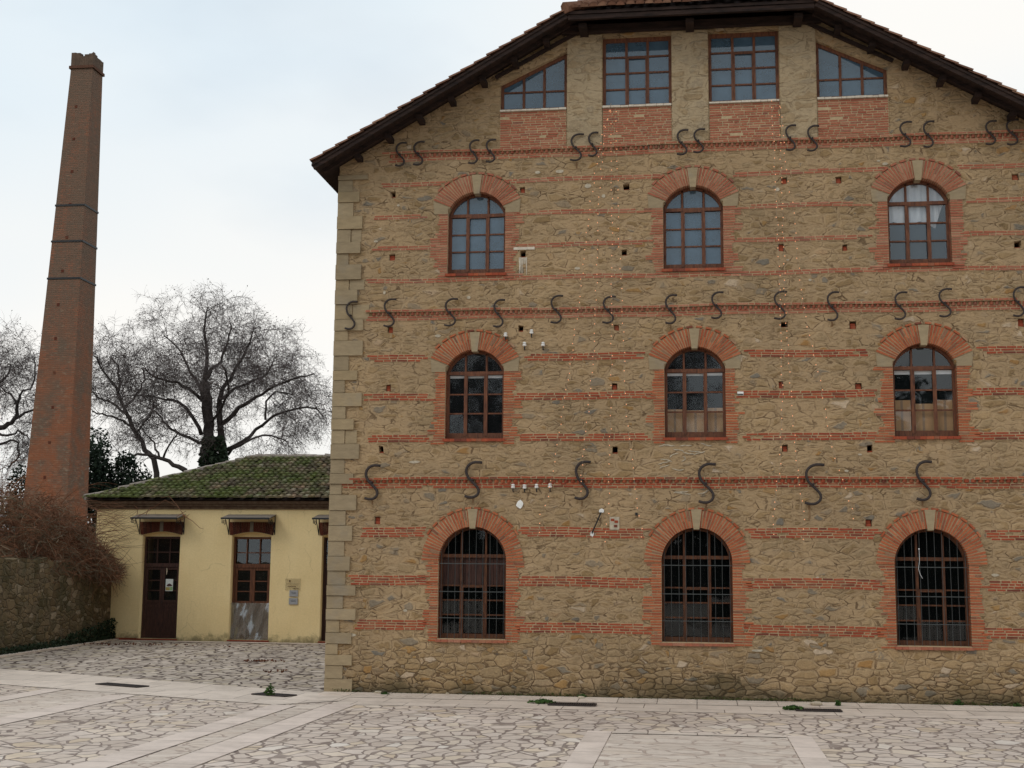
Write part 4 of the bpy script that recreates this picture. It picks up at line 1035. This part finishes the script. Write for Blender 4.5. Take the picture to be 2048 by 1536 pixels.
# plastic sheet over the lower half of the second door
x0, x1 = -13.14, -11.93; m = MB(); nx, nz = 22, 16; b0 = len(m.v)
for j in range(nz+1):
    for i in range(nx+1):
        u = i/nx; q = j/nz
        x = x0+(x1-x0)*u+.03*sin(q*5)*(1 if u < .1 else 0)+rnd(-.006, .006); z = .06+1.02*q-.05*sin(pi*u)*(1-q)+rnd(-.008, .008)
        yy = YA+.12+.03*sin(u*9+q*4)+.02*sin(u*23-q*7)+rnd(-.008, .008)
        m.v.append((x, yy, z))
for j in range(nz):
    for i in range(nx): a = b0+j*(nx+1)+i; m.f.append((a, a+1, a+nx+2, a+nx+1))
tag(m.build('plastic_sheet', M_plastic, None, True), 'crumpled clear plastic sheet hung over the lower half of the middle door', 'plastic sheet')
# plaques
p0, p1 = at(571, 1157, YA-.03), at(601, 1181, YA-.03)
t = thing('wall_plaque', 'clear wall plaque with dark lettering, topmost of three beside the middle door', 'plaque', ((p0.x+p1.x)/2, YA-.03, (p0.z+p1.z)/2), 'plaques on the yellow wall')
m = MB(); m.box(p0.x, p1.x, YA-.03, YA-.022, p1.z, p0.z); m.build('clear_plate', glass('acrylic', .03, .08, (.6, .5, .3), .1), t)
M_gink = simple('grey_ink', (.14, .14, .15), .7, .2, .1, 9, 0)
M_ink = simple('brown_ink', (.09, .05, .025), .8, .2, .1, 5, 0)
m = MB(); W = p1.x-p0.x; H_ = p0.z-p1.z
m.box(p0.x+W*.26, p0.x+W*.32, YA-.034, YA-.031, p0.z-H_*.3, p0.z-H_*.12)
def tinytext(m, xa, xb, zc, h, y):
    x = xa
    while x < xb: l = rnd(.006, .014); m.box(x, min(x+l, xb), y-.003, y, zc-h*rnd(.35, .5), zc+h*rnd(.3, .5)); x += l+.004
m.build('emblem', M_ink, t)
for xa, xb, dz, hh in ((.08, .95, .45, .010), (.16, .68, .66, .022), (.5, .88, .84, .020)):
    m = MB(); tinytext(m, p0.x+W*xa, p0.x+W*xb, p0.z-H_*dz, hh, YA-.031); m.build('lettering', M_ink, t)
M_brass = simple('brass_screw', (.32, .22, .1), .4, .5, .1, 9, 0, .6)
for x in (p0.x+.015, p1.x-.015):
    for z in (p0.z-.015, p1.z+.015): m = MB(); m.blob((x, YA-.034, z), .011, .008, .011, 8, 4); m.build('plaque_screw', M_brass, t)
for (a, b1), lab in zip((((579, 1180.5), (595.5, 1193)), ((578, 1196), (595, 1209))), ('grey metal plaque in the middle of three beside the middle door', 'grey metal plaque lowest of three beside the middle door')):
    p0, p1 = at(*a, YA-.03), at(*b1, YA-.03)
    t = thing('wall_plaque', lab, 'plaque', ((p0.x+p1.x)/2, YA-.03, (p0.z+p1.z)/2), 'plaques on the yellow wall')
    m = MB(); m.box(p0.x, p1.x, YA-.035, YA-.003, p1.z, p0.z); m.build('metal_plate', simple('grey_metal_plate', (.33, .33, .34), .45, .5, .06, 9, 0, .3), t)
    m = MB(); tinytext(m, p0.x+.05, p1.x-.06, (p0.z+p1.z)/2+.03, .018, YA-.0355); m.build('lettering', M_gink, t); m = MB(); tinytext(m, p0.x+.07, p1.x-.05, (p0.z+p1.z)/2-.005, .018, YA-.0355); m.build('lettering', M_gink, t)

# ------------------------------------------------------------------ chimney
YC = 45.0
ch = thing('brick_chimney', 'tall tapering square red brick factory chimney with iron hoops', 'chimney', (-22.8, YC, 0))
ROT = 0.0
def ch_c(z): q = (z-4.8)/(21.0-4.8); return (-23.205+q*.25, YC+.825)
def ch_s(z): q = (z-4.8)/(21.0-4.8); return 1.65+q*(.86-1.65)      # side length
def ring(z, e=0.0):
    cx, cy = ch_c(z); h = ch_s(z)/2+e
    return [Vector((cx+cos(ROT)*a*h-sin(ROT)*-b1*h*-1, 0, 0)) for a, b1 in ()] or [Vector((cx+(a*cos(-ROT)-b1*sin(-ROT))*h, cy+(a*sin(-ROT)+b1*cos(-ROT))*h, z)) for a, b1 in ((-1, -1), (1, -1), (1, 1), (-1, 1))]
def chim_mat():
    m, t, p = newmat('chimney_brick'); v, raw = coords(t)
    vz, _ = coords(t, (5, 5, 13.5), .05, 5)
    sp = N(t, 'ShaderNodeSeparateXYZ'); t.links.new(raw, sp.inputs[0])
    # courses: brick pattern wrapped round by x+y
    cb = N(t, 'ShaderNodeCombineXYZ'); t.links.new(math_(t, 'ADD', sp.outputs[0], math_(t, 'MULTIPLY', sp.outputs[1], .8)), cb.inputs[0]); t.links.new(sp.outputs[2], cb.inputs[1])
    b = N(t, 'ShaderNodeTexBrick'); b.inputs['Scale'].default_value = 1; b.inputs['Brick Width'].default_value = .22; b.inputs['Row Height'].default_value = .07; b.inputs['Mortar Size'].default_value = .010; b.inputs['Mortar Smooth'].default_value = .4
    b.inputs['Color1'].default_value = (.31, .12, .07, 1); b.inputs['Color2'].default_value = (.17, .09, .062, 1); b.inputs['Mortar'].default_value = (.20, .145, .10, 1); b.inputs['Bias'].default_value = -.1
    t.links.new(cb.outputs[0], b.inputs['Vector'])
    col = b.outputs[0]
    st, _ = coords(t, (1.3, 1.3, .35), .2, 1)
    stain = noise(t, st, 1.6, 5, .7)
    col = mixc(t, mapr(t, math_(t, 'ADD', stain, mapr(t, sp.outputs[2], 5, 16, -.03, .09)), .38, .60, 0, .75), col, (.165, .12, .088))
    # eroded pale bricks, more of them low down and on the right-hand face
    er = math_(t, 'ADD', noise(t, vz, 1.0, 3, .7), mapr(t, sp.outputs[2], 3, 14, .04, -.09))
    col = mixc(t, mapr(t, er, .54, .66, 0, .7), col, (.30, .235, .165))
    lo = math_(t, 'MULTIPLY', mapr(t, sp.outputs[2], 4, 12, .75, .05), mapr(t, noise(t, raw, 1.2, 4, .6), .42, .58))
    col = mixc(t, lo, col, (.36, .115, .05))
    t.links.new(col, p.inputs['Base Color']); setin(p, Roughness=.95, Specular_IOR_Level=.1)
    bump(t, p, math_(t, 'SUBTRACT', noise(t, vz, 1.5, 3), b.outputs[1]), .7, .02)
    return m
MC = chim_mat()
m = MB(); zs = [0, 3, 6, 9, 12, 15, 18, 20.87]
rings = [ring(z) for z in zs]; b0 = len(m.v)
for r_ in rings: m.v += [tuple(q) for q in r_]
for k in range(len(rings)-1):
    for q in range(4): q2 = (q+1) % 4; m.f.append((b0+4*k+q, b0+4*k+q2, b0+4*k+4+q2, b0+4*k+4+q))
m.f.append(tuple(b0+4*(len(rings)-1)+q for q in range(4)))
m.build('shaft', MC, ch)
# crown: projecting course and broken parapet
m = MB(); r0 = ring(20.86, .06); r1 = ring(20.97, .06); m.hexa(r0+r1); m.build('crown_course', simple('crown_brick', (.12, .06, .04), .95, .1, .3, 9), ch)
m = MB(); hts = {0: [.56, .54, .40, .47, .50], 1: [.56, .52, .46, .47, .46], 2: [.48]*5, 3: [.5, .5, .5, .52, .56]}
r0 = ring(20.972, .012); ri = ring(20.972, -.18)
for sd in range(4):
    a, b1, ai, bi = r0[sd], r0[(sd+1) % 4], ri[sd], ri[(sd+1) % 4]
    for k in range(5):
        p0, p1, q1, q0 = a.lerp(b1, k/5+.002), a.lerp(b1, (k+1)/5-.002), ai.lerp(bi, (k+1)/5-.002), ai.lerp(bi, k/5+.002)
        h = Vector((0, 0, hts[sd][k]*.95)); m.hexa([p0, p1, q1, q0, p0+h, p1+h, q1+h, q0+h])
m.build('broken_parapet', simple('parapet_brick', (.10, .07, .052), .95, .1, .3, 6, .5, c2=(.16, .105, .075)), ch)
for z in (12.62, 14.04, 15.43):
    a = ring(z, .025); m = MB(); m.hexa(a+[q+Vector((0, 0, .07)) for q in a]); m.build('iron_hoop', M_black, ch)
for k in range(12):      # climbing-iron holes on the left face
    z = 5.2+k*1.28; r_ = ring(z, .01); p = r_[0].lerp(r_[1], .45+.05*sin(k)); d = (r_[1]-r_[0]).normalized()*.05
    m = MB(); m.hexa([p-d, p+d, p+d+Vector((0, .05, 0)), p-d+Vector((0, .05, 0))]+[q+Vector((0, 0, .11)) for q in (p-d, p+d, p+d+Vector((0, .05, 0)), p-d+Vector((0, .05, 0)))]); m.build('rung_socket', M_dbrick, ch)


# ------------------------------------------------------------------ stone garden wall on the left
W0 = Vector((-17.05, YA-.02)); W1 = Vector((-14.6, 12.0))
def wl(q): return W0.lerp(W1, q)
nrm = Vector((-(W1-W0).y, (W1-W0).x)).normalized()      # towards the plaza
if nrm.x < 0: nrm = -nrm
m = MB(); nseg = 60; b0 = 0
for k in range(nseg+1):
    c = wl(k/nseg); h = 2.22+.05*sin(k*1.7)+rnd(-.03, .03)
    a = c+nrm*.42; bq = c
    m.v += [(a.x, a.y, -.02), (a.x-nrm.x*.03, a.y-nrm.y*.03, h), (bq.x, bq.y, h+.02), (bq.x, bq.y, -.02)]
for k in range(nseg):
    for q in range(3): a = 4*k+q; m.f.append((a, a+1, a+5, a+4))
m.f.append((0, 3, 2, 1)); m.f.append((4*nseg, 4*nseg+1, 4*nseg+2, 4*nseg+3))
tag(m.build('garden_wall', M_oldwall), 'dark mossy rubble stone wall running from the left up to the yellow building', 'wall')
kb = MB(); a = W0+nrm*.44; b1 = W1+nrm*.44
for k in range(24):
    p = a.lerp(b1, k/24); q = a.lerp(b1, (k+.985)/24); s = nrm*.28
    kb.hexa([(p.x, p.y, 0), (p.x+s.x, p.y+s.y, 0), (q.x+s.x, q.y+s.y, 0), (q.x, q.y, 0), (p.x, p.y, .035), (p.x+s.x, p.y+s.y, .035), (q.x+s.x, q.y+s.y, .035), (q.x, q.y, .035)])
struct(kb.build('kerb', M_slabx))

# ------------------------------------------------------------------ vegetation
def leaf(mb, p, s, n=None):
    a = rnd(0, 2*pi); b1 = rnd(-1, 1); d = Vector((cos(a)*sqrt(1-b1*b1), sin(a)*sqrt(1-b1*b1), b1)); e = d.orthogonal().normalized(); e.rotate(Matrix.Rotation(rnd(0, 6.28), 3, d)); f = d.cross(e)
    mb.quad(p-e*s, p+f*s*.6, p+e*s, p-f*s*.6)
def rv(s=1): return Vector((rnd(-1, 1), rnd(-1, 1), rnd(-1, 1)))*s
def grow_twigs(tw, lf, P, length, depth, dens, droop=.25, r0=.022, lp=.5, up=.35):
    """side shoots along a polyline"""
    L_ = sum((b1-a).length for a, b1 in zip(P[:-1], P[1:])); n = max(2, int(L_*dens))
    for _ in range(n):
        q = rnd(.18, 1.0)**.8*(len(P)-1); i = min(int(q), len(P)-2); p = P[i].lerp(P[i+1], q-i)
        d = (P[i+1]-P[i]).normalized(); side = rv(); side = (side-d*side.dot(d)).normalized()
        v = (d*rnd(.2, .9)+side+Vector((0, 0, up*rnd(0, 1)))).normalized()
        l = length*rnd(.55, 1.15); pts = [p]
        ns = 3 if depth > 0 else 2
        for s in range(ns):
            v = (v+rv(.28)+Vector((0, 0, -droop*(s+1)/ns))).normalized(); pts.append(pts[-1]+v*l/ns)
        tw.tube(pts, [r0*(1-.75*s/ns) for s in range(ns+1)], 3, cap=False)
        if depth > 0: grow_twigs(tw, lf, pts, length*.52, depth-1, dens*1.75, droop*1.15, r0*.58, lp, up*.6)
        elif lf is not None and random.random() < lp: leaf(lf, pts[-1]+rv(.02), rnd(.025, .05))
def limb(tk, ctrl, r0, r1, wob=.12):
    """ctrl: Vectors; returns a smoothed polyline"""
    Q = []
    for i in range(len(ctrl)-1):
        a, b1, c1, d1 = ctrl[max(i-1, 0)], ctrl[i], ctrl[i+1], ctrl[min(i+2, len(ctrl)-1)]
        for t in (0, .33, .66): Q.append(.5*((2*b1)+(-a+c1)*t+(2*a-5*b1+4*c1-d1)*t*t+(-a+3*b1-3*c1+d1)*t**3)+rv(wob*.5))
    Q.append(ctrl[-1]); n = len(Q)
    tk.tube(Q, [r0+(r1-r0)*(i/(n-1))**.8 for i in range(n)], 7)
    return Q
def zp(x, y):
    if y < 850: y = 850-(850-y)*(.89-.20*min(1, abs(x-1220)/420))
    return (x/2.926, 525+y/2.926)
def tree(lab, base_px, limbs, Y, name='bare_tree', tlen=2.2, dens=2.4, group='bare winter trees behind the annex', lp=.5, depth=2, r0=.024):
    bp = at(*base_px, Y); base = Vector((bp.x, Y, 0))
    t = thing(name, lab, 'tree', tuple(base), group)
    tk = MB(); tw = MB(); lf = MB()
    for k, (pts, ra, rb, spread) in enumerate(limbs):
        ctrl = []; n = len(pts)
        for i, (x, y) in enumerate(pts):
            px, py = zp(x, y); ctrl.append(at(px, py, Y+spread*(i/(n-1))))
        if ra > .2 and pts[0][1] > 1100: ctrl = [Vector((ctrl[0].x+(base.x-ctrl[0].x)*.3, Y, 0))]+ctrl
        Q = limb(tk, ctrl, ra*.62, rb)
        grow_twigs(tw, lf, Q[len(Q)//5:], tlen, depth, dens, r0=r0, lp=lp)
    tk.build('trunk', M_bark, t, True); tw.build('twigs', M_twig, t); 
    if lf.v: lf.build('dry_leaves', M_dryleaf, t)
    return t
big = tree('broad bare plane tree with ivy on its trunk behind the mossy roof', (425, 940), [
    ([(1220, 1185), (1222, 1050), (1225, 950), (1212, 800), (1198, 690)], .42, .26, 0),
    ([(1198, 690), (1235, 590), (1290, 540), (1330, 400), (1350, 250)], .2, .03, 1.5),
    ([(1198, 690), (1215, 500), (1190, 330), (1215, 190)], .2, .03, -1.5),
    ([(1300, 1180), (1295, 1000), (1282, 850), (1290, 760), (1330, 680), (1385, 560), (1450, 400), (1480, 270)], .38, .03, 1.0),
    ([(1225, 850), (1110, 720), (1000, 650), (900, 600), (850, 520)], .17, .03, -2.5),
    ([(1212, 780), (1110, 600), (1060, 450), (960, 300)], .14, .03, 2.5),
    ([(1180, 1010), (1100, 860), (1010, 800), (930, 775), (800, 740)], .17, .03, 1.2),
    ([(1190, 1060), (1060, 1010), (970, 950), (930, 890), (860, 840)], .14, .03, -1.5),
    ([(1300, 940), (1400, 855), (1480, 780), (1560, 710), (1700, 610), (1840, 560)], .2, .03, -1.5),
    ([(1290, 790), (1420, 680), (1540, 600), (1600, 460)], .14, .03, 3),
    ([(1330, 1100), (1470, 1010), (1560, 920), (1680, 870), (1840, 850), (1890, 900)], .17, .03, 1.5),
    ([(1560, 915), (1565, 800), (1610, 720), (1720, 740)], .1, .03, 0.5),
    ([(1330, 1120), (1450, 1040), (1580, 1010), (1680, 1050)], .12, .03, -2),
    ([(1225, 950), (1300, 840), (1340, 700), (1300, 560)], .13, .04, -3)], 60.0, tlen=2.0, dens=4.1, r0=.017, lp=.35)
# ivy
iv = MB()
for k in range(1500):
    a = rnd(0, 6.28); q = rnd(0, 1); px, py = zp(1250+rnd(-1, 1)*95*(1-.35*q), 1230-210*q)
    p = at(px, py, 60+rnd(-.9, .6)); leaf(iv, p, rnd(.08, .15))
o = iv.build('ivy', M_ivy, big)
t2 = tree('slender bare tree leaning left between the chimney and the broad tree', (315, 945), [
    ([(920, 1235), (850, 1100), (775, 960), (725, 840), (695, 720), (640, 620), (590, 500), (570, 420)], .26, .03, 0),
    ([(695, 720), (700, 600), (680, 480), (640, 420)], .11, .03, 1.5),
    ([(775, 960), (690, 910), (600, 890), (540, 870)], .1, .03, -1),
    ([(725, 840), (800, 740), (840, 620), (830, 520)], .1, .03, 1.5),
    ([(740, 880), (640, 800), (560, 760), (520, 680)], .1, .03, 2),
    ([(800, 1000), (870, 900), (900, 800)], .09, .03, -2)], 58.0, tlen=1.9, dens=3.9, r0=.017, lp=.35)
t3 = tree('low bare tree arching left just above the mossy roof', (365, 945), [
    ([(1090, 1225), (1010, 1180), (930, 1140), (830, 1125), (740, 1140), (680, 1170)], .2, .03, 0),
    ([(930, 1140), (900, 1060), (860, 1010)], .09, .03, 1),
    ([(960, 1150), (990, 1060), (1040, 1000)], .09, .03, -1)], 56.0, tlen=1.6, dens=3.6, r0=.018, lp=.35)
t4 = tree('bare tree at the left edge of the picture, partly behind the chimney', (-40, 960), [
    ([(-160, 1250), (-150, 1050), (-60, 990), (20, 960), (90, 915), (105, 830), (120, 740), (190, 660)], .4, .03, 0),
    ([(90, 915), (180, 870), (260, 850), (330, 800)], .12, .03, 2),
    ([(-100, 1010), (-120, 800), (-60, 600), (-20, 420)], .25, .03, -1),
    ([(-60, 700), (30, 600), (60, 480)], .12, .03, 1),
    ([(-60, 990), (40, 1010), (110, 990), (160, 1010)], .12, .03, -1),
    ([(-40, 1080), (60, 1040), (110, 1080), (90, 1160), (40, 1210)], .11, .03, 1),
    ([(105, 830), (60, 740), (-20, 660)], .1, .03, 1.5),
    ([(190, 660), (210, 520), (205, 420)], .07, .03, .5)], 57.0, tlen=2.0, dens=3.9, r0=.017, lp=.35)

def bushy(name, lab, cat, c, rx, ry, rz, n, ls, mat, group=None, stems=True):
    t = thing(name, lab, cat, (c[0], c[1], 0), group); m = MB()
    cl = [(rv(.75), rnd(.25, .5)) for _ in range(26)]
    for k in range(n):
        q, rr = random.choice(cl); d = rv(); d = d.normalized()*rr*rnd(.6, 1)
        p = q+d
        leaf(m, Vector((c[0]+p.x*rx, c[1]+p.y*ry, max(.05, c[2]+p.z*rz))), rnd(.6, 1.3)*ls)
    m.build('foliage', mat, t)
    m = MB()
    for k in range(5): e = rv(.6); m.tube([(c[0]+e.x*.3, c[1]+e.y*.3, 0), (c[0]+e.x*rx*.4, c[1]+e.y*ry*.4, c[2]*.6), (c[0]+e.x*rx, c[1]+e.y*ry, c[2]+.4*rz)], [.12, .07, .02], 5)
    m.build('stem', M_bark, t); return t
M_ever = simple('evergreen_leaf', (.006, .014, .008), .8, .2, .3, 1.5, 0, c2=(.022, .034, .018))
p = at(212, 945, 52); bushy('evergreen_bush', 'dark evergreen bush between the chimney and the annex roof', 'bush', (p.x+.1, 52, 3.6), 1.7, 1.4, 3.7, 22000, .085, M_ever)
p = at(250, 985, 54); bushy('evergreen_bush', 'lower dark bush rising just behind the left end of the annex roof', 'bush', (p.x-.2, 54, 3.0), 1.9, 1.4, 3.0, 18000, .085, M_ever)
p = at(48, 940, 50); bushy('evergreen_bush', 'narrow dark bush peeping out left of the chimney', 'bush', (p.x+.2, 50, 3.0), .9, .9, 2.9, 6000, .07, M_ever)
# distant scrub, grey-brown
M_far = simple('bare_scrub', (.10, .08, .075), .95, .1, .3, .5, 0, c2=(.16, .13, .12))
sc = MB()
for k in range(9000):
    x = rnd(-75, 30); y = rnd(72, 90); h = rnd(2.5, 5.5)*(1+.25*sin(x*.4))
    b1 = Vector((x, y, 0)); e = b1+Vector((rnd(-.8, .8), rnd(-.3, .3), h)); sc.tube([b1, b1.lerp(e, .5)+rv(.2), e], [.05, .03, .01], 3, cap=False)
o = sc.build('scrubland', M_far); o['kind'] = 'stuff'; tag(o, 'grey-brown bare scrub far behind the trees', 'scrub')

# tangled bare vine heaped over the garden wall
vine = thing('bare_vine', 'reddish brown tangle of bare vine stems heaped over the garden wall', 'vine', (-18, 33, 0))
vA = MB(); vB = MB()
def heap_top(px):      # outline of the heap in the picture
    pts = [(-60, 930), (0, 965), (40, 985), (95, 990), (140, 1010), (175, 1050), (200, 1085), (232, 1125)]
    for (a, ya), (b1, yb) in zip(pts[:-1], pts[1:]):
        if a <= px <= b1: return ya+(yb-ya)*(px-a)/(b1-a)
    return 1125
for k in range(6200):
    px = rnd(-70, 236); top = heap_top(px); q = rnd(0, 1)**.75; Y = 30.5+5.3*max(0, min(1, px/230))+rnd(-.9, 1.1)
    py = top+(1150-top)*q+rnd(-10, 8); p = at(px, py, Y)
    a = rnd(0, 6.28); up = rnd(-.2, .95) if q < .45 else rnd(-.6, .6)
    v = Vector((cos(a), sin(a)*.7, up)).normalized(); v.x += .25; l = rnd(.25, .95)*(.75 if q < .15 else 1); pts = [p-v*l*.4]
    for s in range(4):
        v = (v+rv(.42)+Vector((.03, -.02, -.14))).normalized(); pts.append(pts[-1]+v*l/4)
    mb = vA if random.random() < .68 else vB; r = rnd(.004, .012)
    mb.tube(pts, [r, r, r*.8, r*.6, r*.35], 3, cap=False)
for k in range(160):      # long whips arching out of the heap
    px = rnd(-50, 215); top = heap_top(px); Y = 31+5.0*max(0, min(1, px/230)); p = at(px, top+rnd(10, 70), Y)
    v = Vector((rnd(-.5, .9), rnd(-.5, .2), rnd(.5, 1.2))).normalized(); l = rnd(.8, 1.9); pts = [p]
    for s in range(7):
        v = (v+rv(.14)+Vector((.05, 0, -.26))).normalized(); pts.append(pts[-1]+v*l/7)
    vA.tube(pts, [.009, .009, .008, .007, .005, .004, .003, .002], 3, cap=False)
for k in range(120):      # loose shoots waving against the yellow wall and up over the roof edge
    px = rnd(180, 260); py = rnd(1000, 1130); Y = YA-rnd(.15, .9); p = at(px-30, py+5, Y); v = Vector((1, 0, rnd(-.25, .35))).normalized(); l = rnd(.4, 1.3); pts = [p]
    for s in range(5): v = (v+rv(.25)).normalized(); v.y *= .3; pts.append(pts[-1]+v*l/5)
    vA.tube(pts, [.006, .006, .005, .004, .003, .002], 3, cap=False)
for a in ([(262, 1040), (300, 1020), (330, 1000), (352, 1012)], [(370, 1033), (352, 1008), (338, 992), (322, 996)], [(274, 1030), (276, 1018), (268, 1010)], [(292, 1030), (296, 1020), (304, 1014)],
          [(365, 1030), (385, 1042), (400, 1056), (408, 1058)], [(350, 1035), (362, 1028), (372, 1022)], [(358, 1042), (370, 1036), (379, 1028)]):
    Q = [at(x, y, YA-.45) for x, y in a]; vA.tube(Q, [.012, .009, .007, .004][:len(Q)], 4, cap=False)
for k in range(16):       # thick old stems behind
    px = rnd(-60, 170); Y = 31+5*max(0, px/230); p = at(px, 1120, Y); x = p.x
    vB.tube([(x+rnd(-.3, .3), Y+.6, 0), (x+rnd(-.2, .2), Y+.5, 1.4), p+Vector((rnd(-.4, .4), 0, rnd(.2, .9)))], [.05, .04, .015], 6)
vA.build('red_stems', M_vine, vine); vB.build('old_stems', M_vine2, vine)

# dark ivy at the corner of wall and annex, weeds, grates
cov = MB()
for k in range(2600):
    q = rnd(0, 1)**1.5; c = wl(q*.45+.002)+nrm*(.43+rnd(0, .13)); h = rnd(0, 1)**1.6*(.62-1.1*q if q < .4 else .18)
    leaf(cov, Vector((c.x+rnd(-.02, .12)*(1-q), c.y-rnd(0, .15), max(.02, h))), rnd(.025, .06))
o = cov.build('ground_ivy', M_ivy); o['kind'] = 'stuff'; tag(o, 'dark ivy and moss creeping along the foot of the garden wall', 'ground cover')
def weed(px, py, w_, h_, n, lab, y=None):
    g = gnd(px, py) if y is None else at(px, py, y); 
    t = thing('weed_plant', lab, 'weed', (g.x, g.y, .01), 'weeds growing in the paving'); m = MB(); st = MB()
    for k in range(n):
        a = rnd(0, 6.28); r_ = rnd(0, w_); p = Vector((g.x+cos(a)*r_, g.y+sin(a)*r_*.5, .02+rnd(0, h_)*(1-r_/w_*.6))); leaf(m, p, rnd(.015, .035))
    for k in range(5): a = rnd(0, 6.28); st.tube([(g.x, g.y, .01), (g.x+cos(a)*w_*.5, g.y+sin(a)*w_*.25, h_*.7)], .004, 3)
    m.build('leaves', M_leaf, t); st.build('stem', M_leaf, t)
weed(540, 1393, .09, .20, 120, 'upright green weed at the left end of the grate nearest the mill corner')
weed(1085, 1408, .22, .05, 220, 'low green weeds at the left end of the grate below the left mill windows')
weed(1586, 1421, .16, .06, 200, 'low green weeds at the left end of the grate right of the middle window')
weed(1676, 1413, .05, .08, 60, 'small green tuft on the kerb just right of the right-hand grate')
weed(1918, 1413, .07, .09, 90, 'green tuft at the wall foot below the right-hand window')
weed(2034, 1416, .06, .05, 50, 'tiny green tuft at the wall foot by the right edge of the picture')
weed(770, 1391, .08, .04, 60, 'tiny green tuft at the wall foot near the mill corner')
weed(1165, 1397, .07, .05, 60, 'small green tuft on the kerb above the left-hand mill grate')
mo = MB()
for k in range(2600):
    x = -6.0+rnd(0, 1)*11.5; s = .5+.5*sin(x*1.7)+.3*sin(x*5.1)
    if random.random() > s: continue
    leaf(mo, Vector((x, D-.01-rnd(0, .06), .02+rnd(0, .05)*s)), rnd(.008, .02))
o = mo.build('wall_foot_moss', simple('moss', (.035, .05, .012), .95, .1, .3, 9, 0, c2=(.08, .09, .03))); o['kind'] = 'stuff'; tag(o, 'green moss and grit along the foot of the mill wall', 'moss')
def grate(x0, x1, y0, y1, lab, ang=0, M_=None):
    cx, cy = (x0+x1)/2, (y0+y1)/2; t = thing('drain_grate', lab, 'drain grate', (cx, cy, .02), 'iron drain grates in the paving')
    t.rotation_euler = (0, 0, ang)
    m = MB(); m.box(x0, x1, y0, y0+.02, .012, .03); m.box(x0, x1, y1-.02, y1, .012, .03); m.box(x0, x0+.02, y0+.02, y1-.02, .012, .03); m.box(x1-.02, x1, y0+.02, y1-.02, .012, .03); m.build('grate_frame', M_iron, t)
    m = MB(); n_ = int((x1-x0)/.035)
    for k in range(n_): x = x0+.02+(x1-x0-.04)*(k+.3)/n_; m.box(x, x+.012, y0+.02, y1-.02, .014, .028)
    m.build('grate_bars', M_iron, t)
    m = MB(); m.box(x0+.02, x1-.02, y0+.02, y1-.02, .0105, .0125); m.build('grate_pit', M_dark, t)
grate(-2.25, -1.52, 20.42, 20.72, 'iron drain grate with weeds at its left end, below the left mill windows')
grate(1.45, 2.12, 20.4, 20.66, 'iron drain grate right of the middle mill window')
grate(-10.35, -9.3, 22.02, 22.30, 'iron drain grate in the pale band left of the mill', radians(-25))
grate(-7.1, -6.4, 20.9, 21.2, 'iron drain grate in the pale band just left of the mill corner', radians(-22))
# loose stones and dead leaves
def litter(px, py, w_, d_, n, lab):
    g = gnd(px, py); m = MB()
    for k in range(n): leaf(m, Vector((g.x+random.gauss(0, w_), g.y+random.gauss(0, d_), .02+rnd(0, .02))), rnd(.02, .045))
    o = m.build('leaf_litter', simple('fallen_leaf', (.10, .035, .025), .9, .1, .3, 9, 0, c2=(.20, .09, .05))); o['kind'] = 'stuff'; tag(o, lab, 'fallen leaves')
litter(522, 1324, .22, .12, 70, 'patch of dark red fallen leaves on the courtyard paving')
litter(545, 1345, .15, .1, 25, 'thin scatter of fallen leaves nearer the mill on the courtyard paving')
litter(240, 1290, 1.2, .25, 130, 'brown leaves gathered in front of the leftmost door')
for (px, py, s, lab) in ((756, 1389, .07, 'small pale loose stone lying at the wall foot near the mill corner'), (1162, 1399, .06, 'pale loose stone on the kerb above the left-hand mill grate'), (1632, 1412, .11, 'flat pale loose stone on the kerb above the right-hand mill grate'), (895, 1391, .035, 'tiny pale pebble at the wall foot below the left window')):
    g = gnd(px, py); m = MB(); m.blob((g.x, g.y, .035), s, s*.6, s*.35, 7, 5, .15); tag(m.build('loose_stone', M_white), lab, 'stone', 'loose stones at the wall foot')

# ------------------------------------------------------------------ trees behind the viewer, mirrored in the panes
src = [big, t4]
def clone(t, loc, rz, sc, lab):
    r = t.copy(); C.objects.link(r); r.location = loc; r.rotation_euler = (0, 0, rz); r.scale = (sc,)*3; r['label'] = lab; r['group'] = 'trees mirrored in the mill windows'
    for c in t.children: d = c.copy(); C.objects.link(d); d.parent = r
clone(big, (-10, -26, 0), 2.0, 1.0, 'bare tree mirrored in the left middle-floor window panes')
clone(big, (-1.5, -22, 0), .6, .95, 'bare tree mirrored in the centre middle-floor window panes')
bushy('evergreen_tree', 'dark evergreen mirrored in the right middle-floor window panes', 'tree', (9, -24, 5), 4.5, 4, 7, 7000, .35, M_ever)
for k, (x, lab) in enumerate(((-14, 'dark hedge mirrored in the left ground-floor window'), (0, 'dark hedge mirrored in the centre ground-floor window'), (14, 'dark hedge mirrored in the right ground-floor window'))):
    bushy('hedge', lab, 'hedge', (x, -30, 2.2), 8, 2.5, 4.5, 7000, .4, M_ever, 'hedges mirrored in the mill windows')

for o in bpy.data.objects:
    if '_o' in o.keys(): del o['_o']
